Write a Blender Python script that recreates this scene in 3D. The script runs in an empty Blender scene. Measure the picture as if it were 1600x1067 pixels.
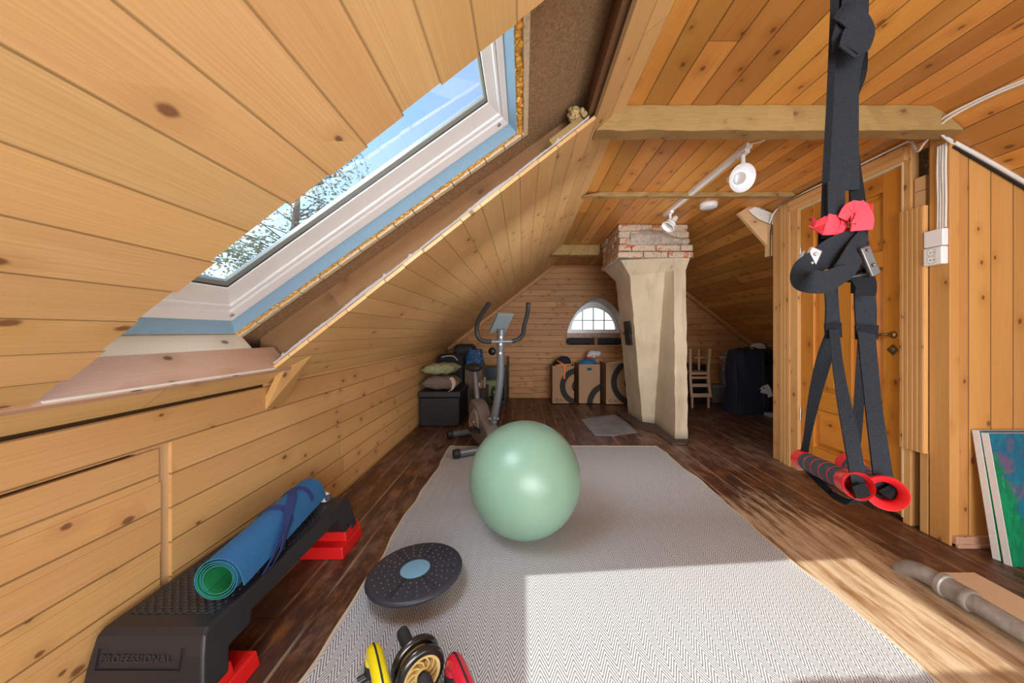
import bpy, bmesh, math, random
from mathutils import Vector, Matrix
random.seed(7)
V = Vector
C = bpy.context.scene.collection
PI = math.pi
F = 533.0; UX = 817.0; VY = 519.0; H = 1.1
# ---------------------------------------------------------------- survey helpers (photo ray + a known depth / surface)
def W(u, v, Y): return V(((u-UX)/F*Y, Y, H+(VY-v)/F*Y))
def Wx(u, v, x): return W(u, v, x*F/(u-UX))
def Wz(u, v, z): return W(u, v, (H-z)*F/(v-VY))
def S(x): return 1.815+.78*x           # inner face of the left slope
def O(x): return 2.0057+.712*x         # outer layer around the skylight
# ---------------------------------------------------------------- mesh builder
def frame(t):
    t = V(t).normalized()
    a = V((0,0,1)) if abs(t.z) < .9 else V((1,0,0))
    s = t.cross(a).normalized(); n = s.cross(t).normalized()
    return s, n
class MB:
    def __init__(self): self.v=[]; self.f=[]; self.uv={}
    def add(self, vs, fs, uvs=None):
        b=len(self.v); self.v += [V(p) for p in vs]
        for k,f in enumerate(fs):
            self.f.append(tuple(i+b for i in f))
            if uvs: self.uv[len(self.f)-1]=[uvs[i] for i in f]
        return self
    def poly(self, ps, uvs=None): return self.add(ps,[tuple(range(len(ps)))],uvs)
    def obox(self, c, ax, ay, az, hx, hy, hz):
        c=V(c); ax=V(ax)*hx; ay=V(ay)*hy; az=V(az)*hz
        vs=[c+ax*i+ay*j+az*k for i in(-1,1) for j in(-1,1) for k in(-1,1)]
        return self.hexa(vs)
    def hexa(self, vs):
        return self.add(vs,[(0,1,3,2),(4,6,7,5),(0,4,5,1),(2,3,7,6),(0,2,6,4),(1,5,7,3)])
    def box(self,x0,x1,y0,y1,z0,z1):
        return self.obox(((x0+x1)/2,(y0+y1)/2,(z0+z1)/2),(1,0,0),(0,1,0),(0,0,1),abs(x1-x0)/2,abs(y1-y0)/2,abs(z1-z0)/2)
    def bar(self,p,q,w,h,up=(0,0,1)):
        p=V(p);q=V(q);t=(q-p); L=t.length; t.normalize(); s=t.cross(V(up)).normalized(); n=s.cross(t)
        return self.obox((p+q)/2,t,s,n,L/2,w/2,h/2)
    def tube(self,ps,r,seg=12,cap=True):
        ps=[V(p) for p in ps]; n=len(ps)
        rs=r if isinstance(r,(list,tuple)) else [r]*n
        vs=[];s=None
        for i,p in enumerate(ps):
            t=(ps[min(i+1,n-1)]-ps[max(i-1,0)]).normalized()
            if s is None: s,_=frame(t)
            s=(s-t*s.dot(t)).normalized(); m=t.cross(s)
            vs += [p+(s*math.cos(2*PI*k/seg)+m*math.sin(2*PI*k/seg))*rs[i] for k in range(seg)]
        fs=[]
        for i in range(n-1):
            for k in range(seg):
                a=i*seg+k;b=i*seg+(k+1)%seg
                fs.append((a,b,b+seg,a+seg))
        if cap: fs += [tuple(range(seg))[::-1], tuple(range((n-1)*seg,n*seg))]
        return self.add(vs,fs)
    def lathe(self,prof,o=(0,0,0),axis=(0,0,1),seg=32,close=True):
        o=V(o);axis=V(axis).normalized();s,n=frame(axis)
        vs=[]
        for (r,z) in prof:
            vs += [o+axis*z+(s*math.cos(2*PI*k/seg)+n*math.sin(2*PI*k/seg))*max(r,1e-5) for k in range(seg)]
        fs=[]
        for i in range(len(prof)-1):
            for k in range(seg):
                a=i*seg+k;b=i*seg+(k+1)%seg
                fs.append((a,b,b+seg,a+seg))
        return self.add(vs,fs)
    def ball(self,c,r,seg=20,ring=12,rot=None):
        r=V((r,r,r)) if not hasattr(r,'__len__') else V(r)
        vs=[];fs=[]
        for i in range(ring+1):
            th=PI*i/ring
            for k in range(seg):
                p=V((r.x*math.sin(th)*math.cos(2*PI*k/seg),r.y*math.sin(th)*math.sin(2*PI*k/seg),r.z*math.cos(th)))
                if rot: p=rot@p
                vs.append(V(c)+p)
        for i in range(ring):
            for k in range(seg):
                a=i*seg+k;b=i*seg+(k+1)%seg
                fs.append((a,a+seg,b+seg,b))
        return self.add(vs,fs)
    def prism(self,poly,d):
        d=V(d);n=len(poly);ps=[V(p) for p in poly]
        fs=[tuple(range(n)),tuple(range(n,2*n))[::-1]]+[(i,i+n,(i+1)%n+n,(i+1)%n) for i in range(n)]
        return self.add(ps+[p+d for p in ps],fs)
    def ribbon(self,ps,sides,th=.002):
        ps=[V(p) for p in ps];n=len(ps);vs=[]
        for i in range(n):
            t=(ps[min(i+1,n-1)]-ps[max(i-1,0)])
            s=V(sides[i]); nn=t.cross(s).normalized()*th/2
            vs += [ps[i]-s-nn,ps[i]+s-nn,ps[i]+s+nn,ps[i]-s+nn]
        fs=[(3,2,1,0),tuple(4*(n-1)+k for k in range(4))]
        for i in range(n-1):
            for k in range(4):
                a=4*i+k;b=4*i+(k+1)%4
                fs.append((a,b,b+4,a+4))
        return self.add(vs,fs)
    def grid(self,fn,nu,nv,uvfn=None):
        vs=[];uvs=[]
        for i in range(nu+1):
            for j in range(nv+1):
                vs.append(fn(i/nu,j/nv)); uvs.append(uvfn(i/nu,j/nv) if uvfn else (i/nu,j/nv))
        fs=[(i*(nv+1)+j,(i+1)*(nv+1)+j,(i+1)*(nv+1)+j+1,i*(nv+1)+j+1) for i in range(nu) for j in range(nv)]
        return self.add(vs,fs,uvs)
    def build(self,name,mat,parent=None,smooth=35,bevel=0,seg=2,long=None,kind=None,subd=0,solid=0,wave=None,fixn=True):
        me=bpy.data.meshes.new(name)
        off=V((0,0,0)); q=parent
        while q is not None: off += q.location; q=q.parent
        me.from_pydata([tuple(p-off) for p in self.v],[],self.f)
        if fixn:
            bm=bmesh.new();bm.from_mesh(me);bmesh.ops.recalc_face_normals(bm,faces=bm.faces);bm.to_mesh(me);bm.free()
        me.update()
        uvl=me.uv_layers.new(name='UVMap')
        L=V(long).normalized() if long else None
        seed=random.random()*7 if L else 0
        for p in me.polygons:
            e=self.uv.get(p.index)
            for k,li in enumerate(p.loop_indices):
                if e and not fixn: uvl.data[li].uv=e[k]
                elif e:
                    vi=me.loops[li].vertex_index
                    fi=self.f[p.index]; uvl.data[li].uv=e[fi.index(vi)]
                elif L is not None:
                    co=self.v[me.loops[li].vertex_index]
                    d=p.normal.cross(L)
                    if d.length<.3:
                        s,n=frame(L); uvl.data[li].uv=(co.dot(s)*.05+seed,co.dot(n)+seed)
                    else:
                        uvl.data[li].uv=(co.dot(L)+seed,co.dot(d.normalized())+seed)
        if mat: me.materials.append(mat)
        if smooth:
            me.polygons.foreach_set('use_smooth',[True]*len(me.polygons))
            me.set_sharp_from_angle(angle=math.radians(smooth))
        o=bpy.data.objects.new(name,me);C.objects.link(o);o.parent=parent
        if bevel:
            m=o.modifiers.new('b','BEVEL');m.width=bevel;m.segments=seg;m.limit_method='ANGLE';m.angle_limit=math.radians(40)
            if smooth: m.harden_normals=False
        if subd:
            m=o.modifiers.new('s','SUBSURF');m.levels=subd;m.render_levels=subd
        if kind: o['kind']=kind
        return o
def tag(o,label,cat,group=None,kind=None):
    o['label']=label;o['category']=cat
    if group:o['group']=group
    if kind:o['kind']=kind
    return o
def thing(name,label,cat,loc=(0,0,0),group=None,kind=None):
    o=bpy.data.objects.new(name,None);C.objects.link(o);o.location=V(loc);o.empty_display_size=.1
    return tag(o,label,cat,group,kind)
def shell(name,loc=(0,0,0)):
    o=bpy.data.objects.new(name,None);C.objects.link(o);o.location=V(loc);o['kind']='structure';return o
def cr(pts,n=8):
    P=[tuple(p) for p in pts];out=[]
    for i in range(len(P)-1):
        p0=P[max(i-1,0)];p1=P[i];p2=P[i+1];p3=P[min(i+2,len(P)-1)]
        for k in range(n):
            t=k/n
            out.append(tuple(.5*((2*b)+(-a+c)*t+(2*a-5*b+4*c-d)*t*t+(-a+3*b-3*c+d)*t**3) for a,b,c,d in zip(p0,p1,p2,p3)))
    out.append(P[-1]);return out
# ---------------------------------------------------------------- materials
class NT:
    def __init__(self,name):
        self.m=bpy.data.materials.new(name);self.m.use_nodes=True
        self.t=self.m.node_tree;self.b=self.t.nodes['Principled BSDF'];self.out=self.t.nodes['Material Output']
    def n(self,ty,**kw):
        x=self.t.nodes.new(ty)
        for k,v in kw.items(): setattr(x,k,v)
        return x
    def l(self,a,b): self.t.links.new(a,b)
    def put(self,sock,v):
        if hasattr(v,'is_linked'): self.l(v,sock)
        elif v is not None: sock.default_value=v
    def M(self,op,a,b=None,c=None,clamp=False):
        x=self.n('ShaderNodeMath',operation=op);x.use_clamp=clamp
        for i,v in enumerate((a,b,c)):
            if v is not None:self.put(x.inputs[i],v)
        return x.outputs[0]
    def vec(self,x,y,z=0.0):
        c=self.n('ShaderNodeCombineXYZ')
        for i,v in enumerate((x,y,z)): self.put(c.inputs[i],v)
        return c.outputs[0]
    def sep(self,v):
        s=self.n('ShaderNodeSeparateXYZ');self.l(v,s.inputs[0]);return s.outputs
    def noise(self,v,scale=1.0,detail=3.0,rough=.5,dist=0.0):
        x=self.n('ShaderNodeTexNoise');self.put(x.inputs['Vector'],v)
        x.inputs['Scale'].default_value=scale;x.inputs['Detail'].default_value=detail;x.inputs['Roughness'].default_value=rough;x.inputs['Distortion'].default_value=dist
        return x.outputs['Fac']
    def mr(self,v,a,b,c=0.0,d=1.0,smooth=False):
        x=self.n('ShaderNodeMapRange');x.clamp=True
        if smooth:x.interpolation_type='SMOOTHSTEP'
        self.put(x.inputs[0],v)
        for i,k in enumerate((a,b,c,d)): self.put(x.inputs[i+1],k)
        return x.outputs[0]
    def mix(self,f,a,b,mode='MIX'):
        x=self.n('ShaderNodeMix',data_type='RGBA',blend_type=mode)
        self.put(x.inputs[0],f)
        for s,v in((x.inputs[6],a),(x.inputs[7],b)):
            if isinstance(v,tuple): v=(*v,1) if len(v)==3 else v
            self.put(s,v)
        return x.outputs[2]
    def white(self,v,dim='3D'):
        x=self.n('ShaderNodeTexWhiteNoise',noise_dimensions=dim)
        self.put(x.inputs['Vector' if dim!='1D' else 'W'],v);return x.outputs['Value']
    def bump(self,h,s=.3,d=.01,norm=None):
        x=self.n('ShaderNodeBump');x.inputs['Strength'].default_value=s;x.inputs['Distance'].default_value=d
        self.put(x.inputs['Height'],h)
        if norm is not None:self.l(norm,x.inputs['Normal'])
        self.l(x.outputs[0],self.b.inputs['Normal']);return x.outputs[0]
    def col(self,c): self.put(self.b.inputs['Base Color'],(*c,1) if isinstance(c,tuple) else c)
    def rough(self,r): self.put(self.b.inputs['Roughness'],r)
    def obj(self): return self.n('ShaderNodeTexCoord').outputs['Object']
    def uv(self): return self.n('ShaderNodeTexCoord').outputs['UV']
def srgb(r,g,b):
    f=lambda c:(c/255/12.92) if c/255<=.04045 else ((c/255+.055)/1.055)**2.4
    return (f(r),f(g),f(b))
def plain(name,c,rough=.5,metal=0.0,noise=0.0,ns=40,bump=0.0,coat=0.0,spec=.5,sheen=0.0):
    t=NT(name)
    col=c
    if noise:
        nz=t.noise(t.obj(),ns,4,.6)
        col=t.mix(t.mr(nz,.3,.7),tuple(x*(1-noise) for x in c),tuple(min(1,x*(1+noise)) for x in c))
        if bump: t.bump(nz,bump,.005)
    t.col(col);t.rough(rough);t.b.inputs['Metallic'].default_value=metal
    t.b.inputs['Coat Weight'].default_value=coat;t.b.inputs['Specular IOR Level'].default_value=spec
    if sheen:t.b.inputs['Sheen Weight'].default_value=sheen
    return t.m
def wood(name,w=.11,light=(.7,.44,.19),mid=(.55,.3,.1),dark=(.4,.19,.055),knot=(.16,.06,.02),L=3.2,groove=.005,rough=.42,knots=.5,var=.22,seed=0.0,ksx=6.0,ksy=9.5,ringf=130,gcol=.25,extra=None,bumps=.5):
    t=NT(name)
    u,v,_=t.sep(t.uv())
    rf=t.M('DIVIDE',v,w);row=t.M('FLOOR',rf);fr=t.M('FRACT',rf)
    rn=t.white(t.M('ADD',row,seed+.37),'1D')
    us=t.M('DIVIDE',t.M('ADD',u,t.M('MULTIPLY',rn,L*3)),L);sg=t.M('FLOOR',us);fs=t.M('FRACT',us)
    rn2=t.white(t.vec(row,sg,seed+.5))
    gx=t.M('ADD',u,t.M('MULTIPLY',rn2,37.0));gy=t.M('ADD',v,t.M('MULTIPLY',row,3.71))
    wob=t.noise(t.vec(t.M('MULTIPLY',gx,.7),t.M('MULTIPLY',gy,7.0)),1,3,.5)
    vo=t.n('ShaderNodeTexVoronoi',voronoi_dimensions='2D',feature='F1')
    t.l(t.vec(t.M('MULTIPLY',gx,ksx),t.M('MULTIPLY',gy,ksy)),vo.inputs['Vector']);vo.inputs['Scale'].default_value=1
    kr=t.sep(vo.outputs['Color'])[0]
    on=t.mr(kr,1-knots-.02,1-knots+.02)
    ksz=t.mr(t.sep(vo.outputs['Color'])[1],0,1,.5,1.25)
    kd=t.M('DIVIDE',t.M('ADD',vo.outputs['Distance'],t.M('MULTIPLY',t.M('SUBTRACT',t.noise(t.vec(t.M('MULTIPLY',gx,40.0),t.M('MULTIPLY',gy,60.0)),1,2,.5),.5),.07)),ksz)
    core=t.M('MULTIPLY',t.mr(kd,.05,.12,1,0,True),on)
    halo=t.M('MULTIPLY',t.mr(kd,.08,.5,1,0,True),on)
    ph=t.M('ADD',t.M('ADD',t.M('MULTIPLY',gy,ringf),t.M('MULTIPLY',wob,16.0)),t.M('MULTIPLY',halo,1.5))
    ring=t.M('MULTIPLY_ADD',t.M('SINE',t.M('MULTIPLY',ph,2*PI)),.5,.5)
    fine=t.noise(t.vec(t.M('MULTIPLY',gx,3.0),t.M('MULTIPLY',gy,170.0)),1,2,.6)
    broad=t.noise(t.vec(t.M('MULTIPLY',gx,.8),t.M('MULTIPLY',gy,5.0),7.0),1,2,.5)
    g=t.M('ADD',t.M('ADD',t.M('MULTIPLY',ring,.07),t.M('MULTIPLY',fine,.45)),t.M('MULTIPLY',broad,.62))
    c=t.mix(t.mr(g,.3,.62),light,mid)
    c=t.mix(t.mr(g,.62,.95,0,.55),c,dark)
    c=t.mix(t.M('MULTIPLY',halo,.38),c,dark)
    c=t.mix(t.M('MULTIPLY',core,.85),c,knot)
    val=t.mr(rn2,0,1,1-var,1+var*.55)
    hs=t.n('ShaderNodeHueSaturation');t.put(hs.inputs['Color'],c);t.put(hs.inputs['Value'],val)
    t.put(hs.inputs['Hue'],t.mr(rn,0,1,.493,.504));c=hs.outputs[0]
    ed=t.M('MULTIPLY',t.M('MINIMUM',fr,t.M('SUBTRACT',1.0,fr)),w)
    gm=t.mr(ed,0.0,groove,0,1,True)
    jm=t.mr(t.M('MULTIPLY',t.M('MINIMUM',fs,t.M('SUBTRACT',1.0,fs)),L),.0006,.002,0,1)
    gm=t.M('MULTIPLY',gm,jm) if groove else None
    if gm is not None: c=t.mix(gm,t.mix(gcol,(.03,.012,.004),c),c)
    if extra: c=extra(t,c,u,v,g,rn2)
    t.col(c)
    t.rough(t.mr(g,.3,.8,rough,rough+.12))
    h=t.M('ADD',t.M('MULTIPLY',gm if gm is not None else 1.0,1.0),t.M('MULTIPLY',fine,.06))
    t.bump(h,bumps,.004)
    return t.m
# ---------------------------------------------------------------- palette
RW=2.214/20   # width of one lining board on the left slope
M_pine=wood('slope_pine',RW,light=(.79,.52,.225),mid=(.66,.39,.15),dark=(.50,.26,.085),gcol=.55,groove=.004,L=4.2,seed=1,knots=.22,rough=.4,var=.10)
M_knee=wood('knee_pine',.118,light=(.72,.45,.19),mid=(.62,.35,.125),dark=(.46,.23,.075),gcol=.4,L=9,seed=5,knots=.3,var=.16,rough=.42)
M_ceil=wood('ceiling_pine',.118,light=(.72,.37,.09),mid=(.60,.25,.047),dark=(.37,.125,.02),L=3.0,seed=9,knots=.32,var=.3,rough=.34)
M_end=wood('end_pine',.095,light=(.56,.30,.105),mid=(.46,.22,.07),dark=(.29,.125,.036),L=2.6,seed=12,knots=.55,var=.2,rough=.5)
M_closet=wood('closet_pine',.115,light=(.66,.37,.125),mid=(.58,.29,.08),dark=(.42,.18,.04),L=40,seed=15,knots=.25,var=.16,rough=.4)
M_case=wood('casing_pine',1.0,light=(.70,.42,.165),mid=(.61,.33,.115),dark=(.44,.21,.06),L=9,seed=17,knots=.35,groove=0,ringf=110,rough=.45)
M_door=wood('door_pine',1.0,light=(.66,.29,.045),mid=(.55,.205,.025),dark=(.37,.11,.013),L=9,seed=21,knots=.35,groove=0,ringf=100,rough=.25)
M_board=wood('light_board',1.0,light=(.74,.50,.27),mid=(.66,.42,.20),dark=(.5,.29,.12),L=9,seed=23,knots=.4,groove=0,rough=.5)
M_ply=wood('pale_plywood',2.0,light=(.74,.56,.38),mid=(.70,.50,.32),dark=(.6,.40,.23),L=9,seed=24,knots=.25,groove=0,ringf=20,rough=.55,var=.05)
M_white_board=wood('whitewashed_board',1.0,light=(.78,.70,.58),mid=(.72,.62,.47),dark=(.6,.48,.34),L=9,seed=25,knots=.3,groove=0,rough=.5,var=.05)
M_brown_board=wood('weathered_sill',1.0,light=(.56,.36,.25),mid=(.50,.29,.19),dark=(.36,.18,.10),knot=(.08,.03,.02),L=9,seed=26,knots=.45,groove=0,rough=.4,var=.05)
M_beam=wood('old_beam',1.0,light=(.43,.29,.11),mid=(.33,.205,.07),dark=(.17,.085,.022),L=9,seed=28,knots=.5,groove=0,ringf=30,rough=.65,var=.05)
M_rafter=wood('dark_rafter',1.0,light=(.24,.12,.05),mid=(.17,.08,.03),dark=(.08,.035,.013),L=9,seed=29,knots=.3,groove=0,rough=.7,var=.05)
M_cheek=wood('rafter_side',1.0,light=(.36,.20,.09),mid=(.27,.14,.055),dark=(.13,.06,.02),L=9,seed=33,knots=.5,groove=0,rough=.7,var=.05)
def floor_extra(t,c,u,v,g,rn2):
    big=t.noise(t.vec(t.M('MULTIPLY',u,1.1),t.M('MULTIPLY',v,3.0),3.0),1,6,.7)
    st_=t.noise(t.vec(t.M('MULTIPLY',u,3.2),t.M('MULTIPLY',v,22.0),5.0),1,6,.75)
    pat=t.noise(t.vec(t.M('MULTIPLY',u,5.0),t.M('MULTIPLY',v,9.0),11.0),1,6,.7)
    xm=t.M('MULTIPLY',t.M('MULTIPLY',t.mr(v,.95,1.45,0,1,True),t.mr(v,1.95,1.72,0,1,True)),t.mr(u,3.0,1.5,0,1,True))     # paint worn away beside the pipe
    rusty=t.mix(t.mr(pat,.42,.60),(.055,.03,.024),(.26,.095,.026))
    c=t.mix(t.mr(st_,.42,.58,0,.75),c,rusty)
    grey=t.mix(t.mr(g,.3,.8),(.27,.20,.155),(.17,.115,.085))
    c=t.mix(t.mr(t.M('ADD',t.M('MULTIPLY',big,.6),t.M('MULTIPLY',pat,.4)),.50,.62,0,.65),c,grey)
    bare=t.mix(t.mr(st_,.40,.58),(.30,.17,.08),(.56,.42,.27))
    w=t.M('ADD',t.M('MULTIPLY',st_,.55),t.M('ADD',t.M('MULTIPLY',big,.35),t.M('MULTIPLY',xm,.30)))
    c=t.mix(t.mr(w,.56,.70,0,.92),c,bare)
    sc=t.noise(t.vec(t.M('MULTIPLY',u,3.5),t.M('MULTIPLY',v,70.0),9.0),1,6,.8)
    c=t.mix(t.mr(sc,.60,.70,0,.7),c,(.40,.31,.23))
    fr=t.M('FRACT',t.M('DIVIDE',v,.135));e=t.M('MULTIPLY',t.M('MINIMUM',fr,t.M('SUBTRACT',1.0,fr)),.135)
    nz=t.noise(t.vec(t.M('MULTIPLY',u,2.0),t.M('MULTIPLY',v,7.0),13.0),1,4,.7)
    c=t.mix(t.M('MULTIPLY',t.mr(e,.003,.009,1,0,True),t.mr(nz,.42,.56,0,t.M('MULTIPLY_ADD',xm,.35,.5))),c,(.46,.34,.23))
    return c
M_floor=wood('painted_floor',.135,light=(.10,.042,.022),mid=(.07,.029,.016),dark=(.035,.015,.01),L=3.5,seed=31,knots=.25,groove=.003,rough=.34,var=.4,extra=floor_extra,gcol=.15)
M_fibre=plain('fibreboard',(.31,.19,.095),.95,noise=.35,ns=90,bump=.6)
M_darkvoid=plain('dark_cavity',(.012,.009,.007),.95)
M_blue=plain('blue_seal_foam',srgb(140,178,206),.7,noise=.08,ns=150,bump=.15)
M_white=plain('white_lacquer',(.90,.92,.95),.3,noise=.02,ns=8)
M_bead=plain('grey_glazing_bead',(.30,.32,.30),.35,metal=.3)
M_foam=plain('orange_pu_foam',(.72,.36,.05),.45,noise=.35,ns=60,bump=.4,coat=.2)
M_cream=plain('cream_board_edge',(.66,.54,.36),.8,noise=.15,ns=80,bump=.3)
M_plaster=plain('white_plaster',(.66,.60,.50),.85,noise=.08,ns=20,bump=.2)
M_wire=plain('white_cable',(.74,.72,.68),.45,noise=.03,ns=10)
M_black=plain('black_plastic',(.012,.012,.014),.38,noise=.15,ns=60)
M_blackrub=plain('black_rubber',(.016,.016,.018),.6,noise=.2,ns=80)
M_metal=plain('brushed_metal',(.6,.6,.6),.3,metal=1.0,noise=.05,ns=50)
def film():
    t=NT('barrier_film');t.col((.72,.74,.85));t.rough(.25)
    t.b.inputs['Alpha'].default_value=.75;return t.m
M_film=film()
def glass(tint=(.93,.97,.96)):
    t=NT('window_glass')
    tr=t.n('ShaderNodeBsdfTransparent');tr.inputs[0].default_value=(*tint,1)
    gl=t.n('ShaderNodeBsdfGlossy');gl.inputs['Roughness'].default_value=.02
    fr=t.n('ShaderNodeFresnel');fr.inputs[0].default_value=1.45
    mx=t.n('ShaderNodeMixShader');t.l(t.M('MULTIPLY',fr.outputs[0],.35),mx.inputs[0]);t.l(tr.outputs[0],mx.inputs[1]);t.l(gl.outputs[0],mx.inputs[2]);t.l(mx.outputs[0],t.out.inputs[0])
    return t.m
M_glass=glass()
def straw():
    t=NT('straw_insulation');n=t.noise(t.obj(),55,6,.75,2.5);n2=t.noise(t.obj(),9,3,.6)
    c=t.mix(t.mr(n,.38,.66),(.035,.024,.014),(.36,.25,.13));c=t.mix(t.mr(n2,.4,.65,0,.75),c,(.03,.02,.013))
    t.col(c);t.rough(.9);t.bump(n,1,.02);return t.m
M_straw=straw()
# ---------------------------------------------------------------- room shell
YB=-2.6; YE=5.7; XL=-1.235; XR=3.9; ZC=2.214; XC=.511
def plank_quad(name,mat,pts,uvs,th=None):
    m=MB();m.poly(pts,uvs);o=m.build(name,mat,None,0,kind='structure',fixn=False);return o
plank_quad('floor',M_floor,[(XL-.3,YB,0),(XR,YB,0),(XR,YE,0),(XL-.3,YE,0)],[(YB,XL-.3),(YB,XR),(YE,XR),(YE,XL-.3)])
# left knee wall, around the cut-out hatch opening
HY0,HY1,HZ=.25,1.2,.715
m=MB();KT=.852
def kq(y0,y1,z0,z1): m.poly([(XL,y0,z0),(XL,y1,z0),(XL,y1,z1),(XL,y0,z1)],[(y0,z0-.012),(y1,z0-.012),(y1,z1-.012),(y0,z1-.012)])
kq(YB,HY0,0,KT);kq(HY0,HY1,HZ,KT-.012);kq(HY1,1.62,0,KT-.012);kq(1.62,YE,0,KT+.005);kq(YB,HY0,KT-.02,KT+.0)
# thickness of the cut-out edges
m.poly([(XL,HY1,0),(XL-.02,HY1,0),(XL-.02,HY1,HZ),(XL,HY1,HZ)],[(0,0),(.02,0),(.02,.7),(0,.7)])
m.poly([(XL,HY0,HZ),(XL,HY1,HZ),(XL-.02,HY1,HZ),(XL-.02,HY0,HZ)],[(0,0),(.9,0),(.9,.02),(0,.02)])
m.build('wall_left',M_knee,None,0,kind='structure',fixn=False)
MB().box(XL-.10,XL-.035,YB,YE,-.02,1.0).build('wall_left_backing',M_rafter,None,0,long=(0,1,0),kind='structure')
# left slope: one board per row, sawn off around the skylight
m=MB();random.seed(11)
sx=XC-XL; dS=V((sx,0,ZC-KT)); nS=V((-.78,0,1)).normalized()
for r in range(20):
    a=V((XL,0,KT))+dS*(r/20);b=V((XL,0,KT))+dS*((r+1)/20)
    if 1<=r<=17:
        segs=[(YB,.786+random.uniform(-.012,.012)),(1.556+random.uniform(-.006,.006),YE)]
    else: segs=[(YB,YE)]
    if r==1: a=V((XL,0,KT))+dS*(1.16/20)
    if r==0: b=V((XL,0,KT))+dS*(1.16/20)
    for (y0,y1) in segs:
        q=[V((a.x,y0,a.z)),V((a.x,y1,a.z)),V((b.x,y1,b.z)),V((b.x,y0,b.z))]
        vs=q+[p+nS*.016 for p in q]
        s0=r*RW;s1=(r+1)*RW
        uv=[(y0,s0),(y1,s0),(y1,s1),(y0,s1)]*2
        m.add(vs,[(0,3,2,1),(4,5,6,7),(0,1,5,4),(1,2,6,5),(2,3,7,6),(3,0,4,7)],uv)
m.build('wall_left_slope',M_pine,None,0,kind='structure',fixn=False)
# flat ceiling + right slopes
plank_quad('ceiling',M_ceil,[(XC,YB,ZC),(XC,YE,ZC),(2.16,YE,ZC),(2.16,YB,ZC)],[(YB,XC),(YE,XC),(YE,2.16),(YB,2.16)])
m=MB()
def rs(y0,y1,xc,k):
    z1=ZC-(XR-xc)*k;l=math.hypot(XR-xc,ZC-z1)
    m.poly([(xc,y0,ZC-.002),(xc,y1,ZC-.002),(XR,y1,z1),(XR,y0,z1)],[(y0,.03),(y1,.03),(y1,l),(y0,l)])
rs(YB,1.76,2.0,.594);rs(1.76,YE,2.14,.78)
m.build('wall_right_slope',M_ceil,None,0,kind='structure',fixn=False)
plank_quad('wall_right',M_end,[(XR,YB,0),(XR,YB,1.2),(XR,YE,1.2),(XR,YE,0)],[(YB,0),(YB,1.2),(YE,1.2),(YE,0)])
plank_quad('wall_rear',M_end,[(XL-.3,YB,0),(XL-.3,YB,2.4),(XR,YB,2.4),(XR,YB,0)],[(XL,0),(XL,2.4),(XR,2.4),(XR,0)])
# end wall with the arched opening
ACX,AZ0,AW,AH=1.235,.885,.53,.79
def arch(n=28,sc=1.0,e=2.0):
    out=[]
    for i in range(n+1):
        th=PI-PI*i/n;cx=math.cos(th);sn=math.sin(th)
        out.append((ACX+AW*sc*math.copysign(abs(cx)**(2/e),cx),AZ0+AH*sc*abs(sn)**(2/e)))
    return out
ar=arch(28,1.0,1.85)
m=MB()
def eq(x0,x1,z0,z1,x2=None,x3=None): m.poly([(x0,YE,z0),(x1,YE,z0),(x1 if x3 is None else x3,YE,z1),(x0 if x2 is None else x2,YE,z1)],[(x0,z0),(x1,z0),(x1 if x3 is None else x3,z1),(x0 if x2 is None else x2,z1)])
eq(XL-.1,ACX-AW,0,2.4);eq(ACX+AW,XR,0,2.4);eq(ACX-AW,ACX+AW,0,AZ0)
for i in range(28):
    (xa,za),(xb,zb)=ar[i],ar[i+1]
    if xb-xa>1e-6: m.poly([(xa,YE,za),(xb,YE,zb),(xb,YE,2.4),(xa,YE,2.4)],[(xa,za),(xb,zb),(xb,2.4),(xa,2.4)])
m.build('wall_end',M_end,None,0,kind='structure',fixn=False)
m=MB()
for i in range(28):
    (xa,za),(xb,zb)=ar[i],ar[i+1]
    q=lambda x,z:(ACX+(x-ACX)*.9,YE+.3,AZ0+(z-AZ0)*.93+.005)
    m.poly([(xa,YE,za),(xb,YE,zb),q(xb,zb),q(xa,za)])
m.build('trim_1',M_plaster,None,40,kind='structure')
MB().poly([(ACX-AW,YE,AZ0),(ACX+AW,YE,AZ0),(ACX+AW,YE+.32,AZ0),(ACX-AW,YE+.32,AZ0)]).poly([(ACX-AW,YE+.3,AZ0),(ACX+AW,YE+.3,AZ0),(ACX+AW,YE+.3,1.10),(ACX-AW,YE+.3,1.10)]).build('trim_2',M_brown_board,None,0,long=(1,0,0),kind='structure')
# arched window
wn=shell('window_2',(ACX,YE+.3,1.09))
WR=.455;wz=1.085
def halfring(r0,r1,y0,y1,zb,n=24,kz=1.0):
    b=MB();vs=[]
    for i in range(n+1):
        th=PI-PI*i/n
        for r in(r0,r1):
            for y in(y0,y1): vs.append((ACX+r*math.cos(th),y,zb+r*math.sin(th)*kz))
    fs=[]
    for i in range(n):
        k=4*i
        fs+=[(k,k+4,k+6,k+2),(k+1,k+3,k+7,k+5),(k,k+1,k+5,k+4),(k+2,k+6,k+7,k+3)]
    fs+=[(0,2,3,1),(4*n,4*n+1,4*n+3,4*n+2)]
    return b.add(vs,fs)
fr=halfring(WR-.075,WR+.03,YE+.26,YE+.32,wz+.06);fr.box(ACX-WR-.03,ACX+WR+.03,YE+.25,YE+.32,wz,wz+.065)
fr.build('frame',M_white,wn,40)
mu=MB()
for dx in(-.19,0,.19):
    top=wz+.06+math.sqrt((WR-.07)**2-dx*dx)
    mu.box(ACX+dx-.009,ACX+dx+.009,YE+.27,YE+.30,wz+.06,top)
mu.box(ACX-.345,ACX+.345,YE+.272,YE+.298,wz+.215,wz+.232)
mu.build('muntins',plain('grey_muntin',(.33,.40,.47),.4),wn,0)
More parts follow.
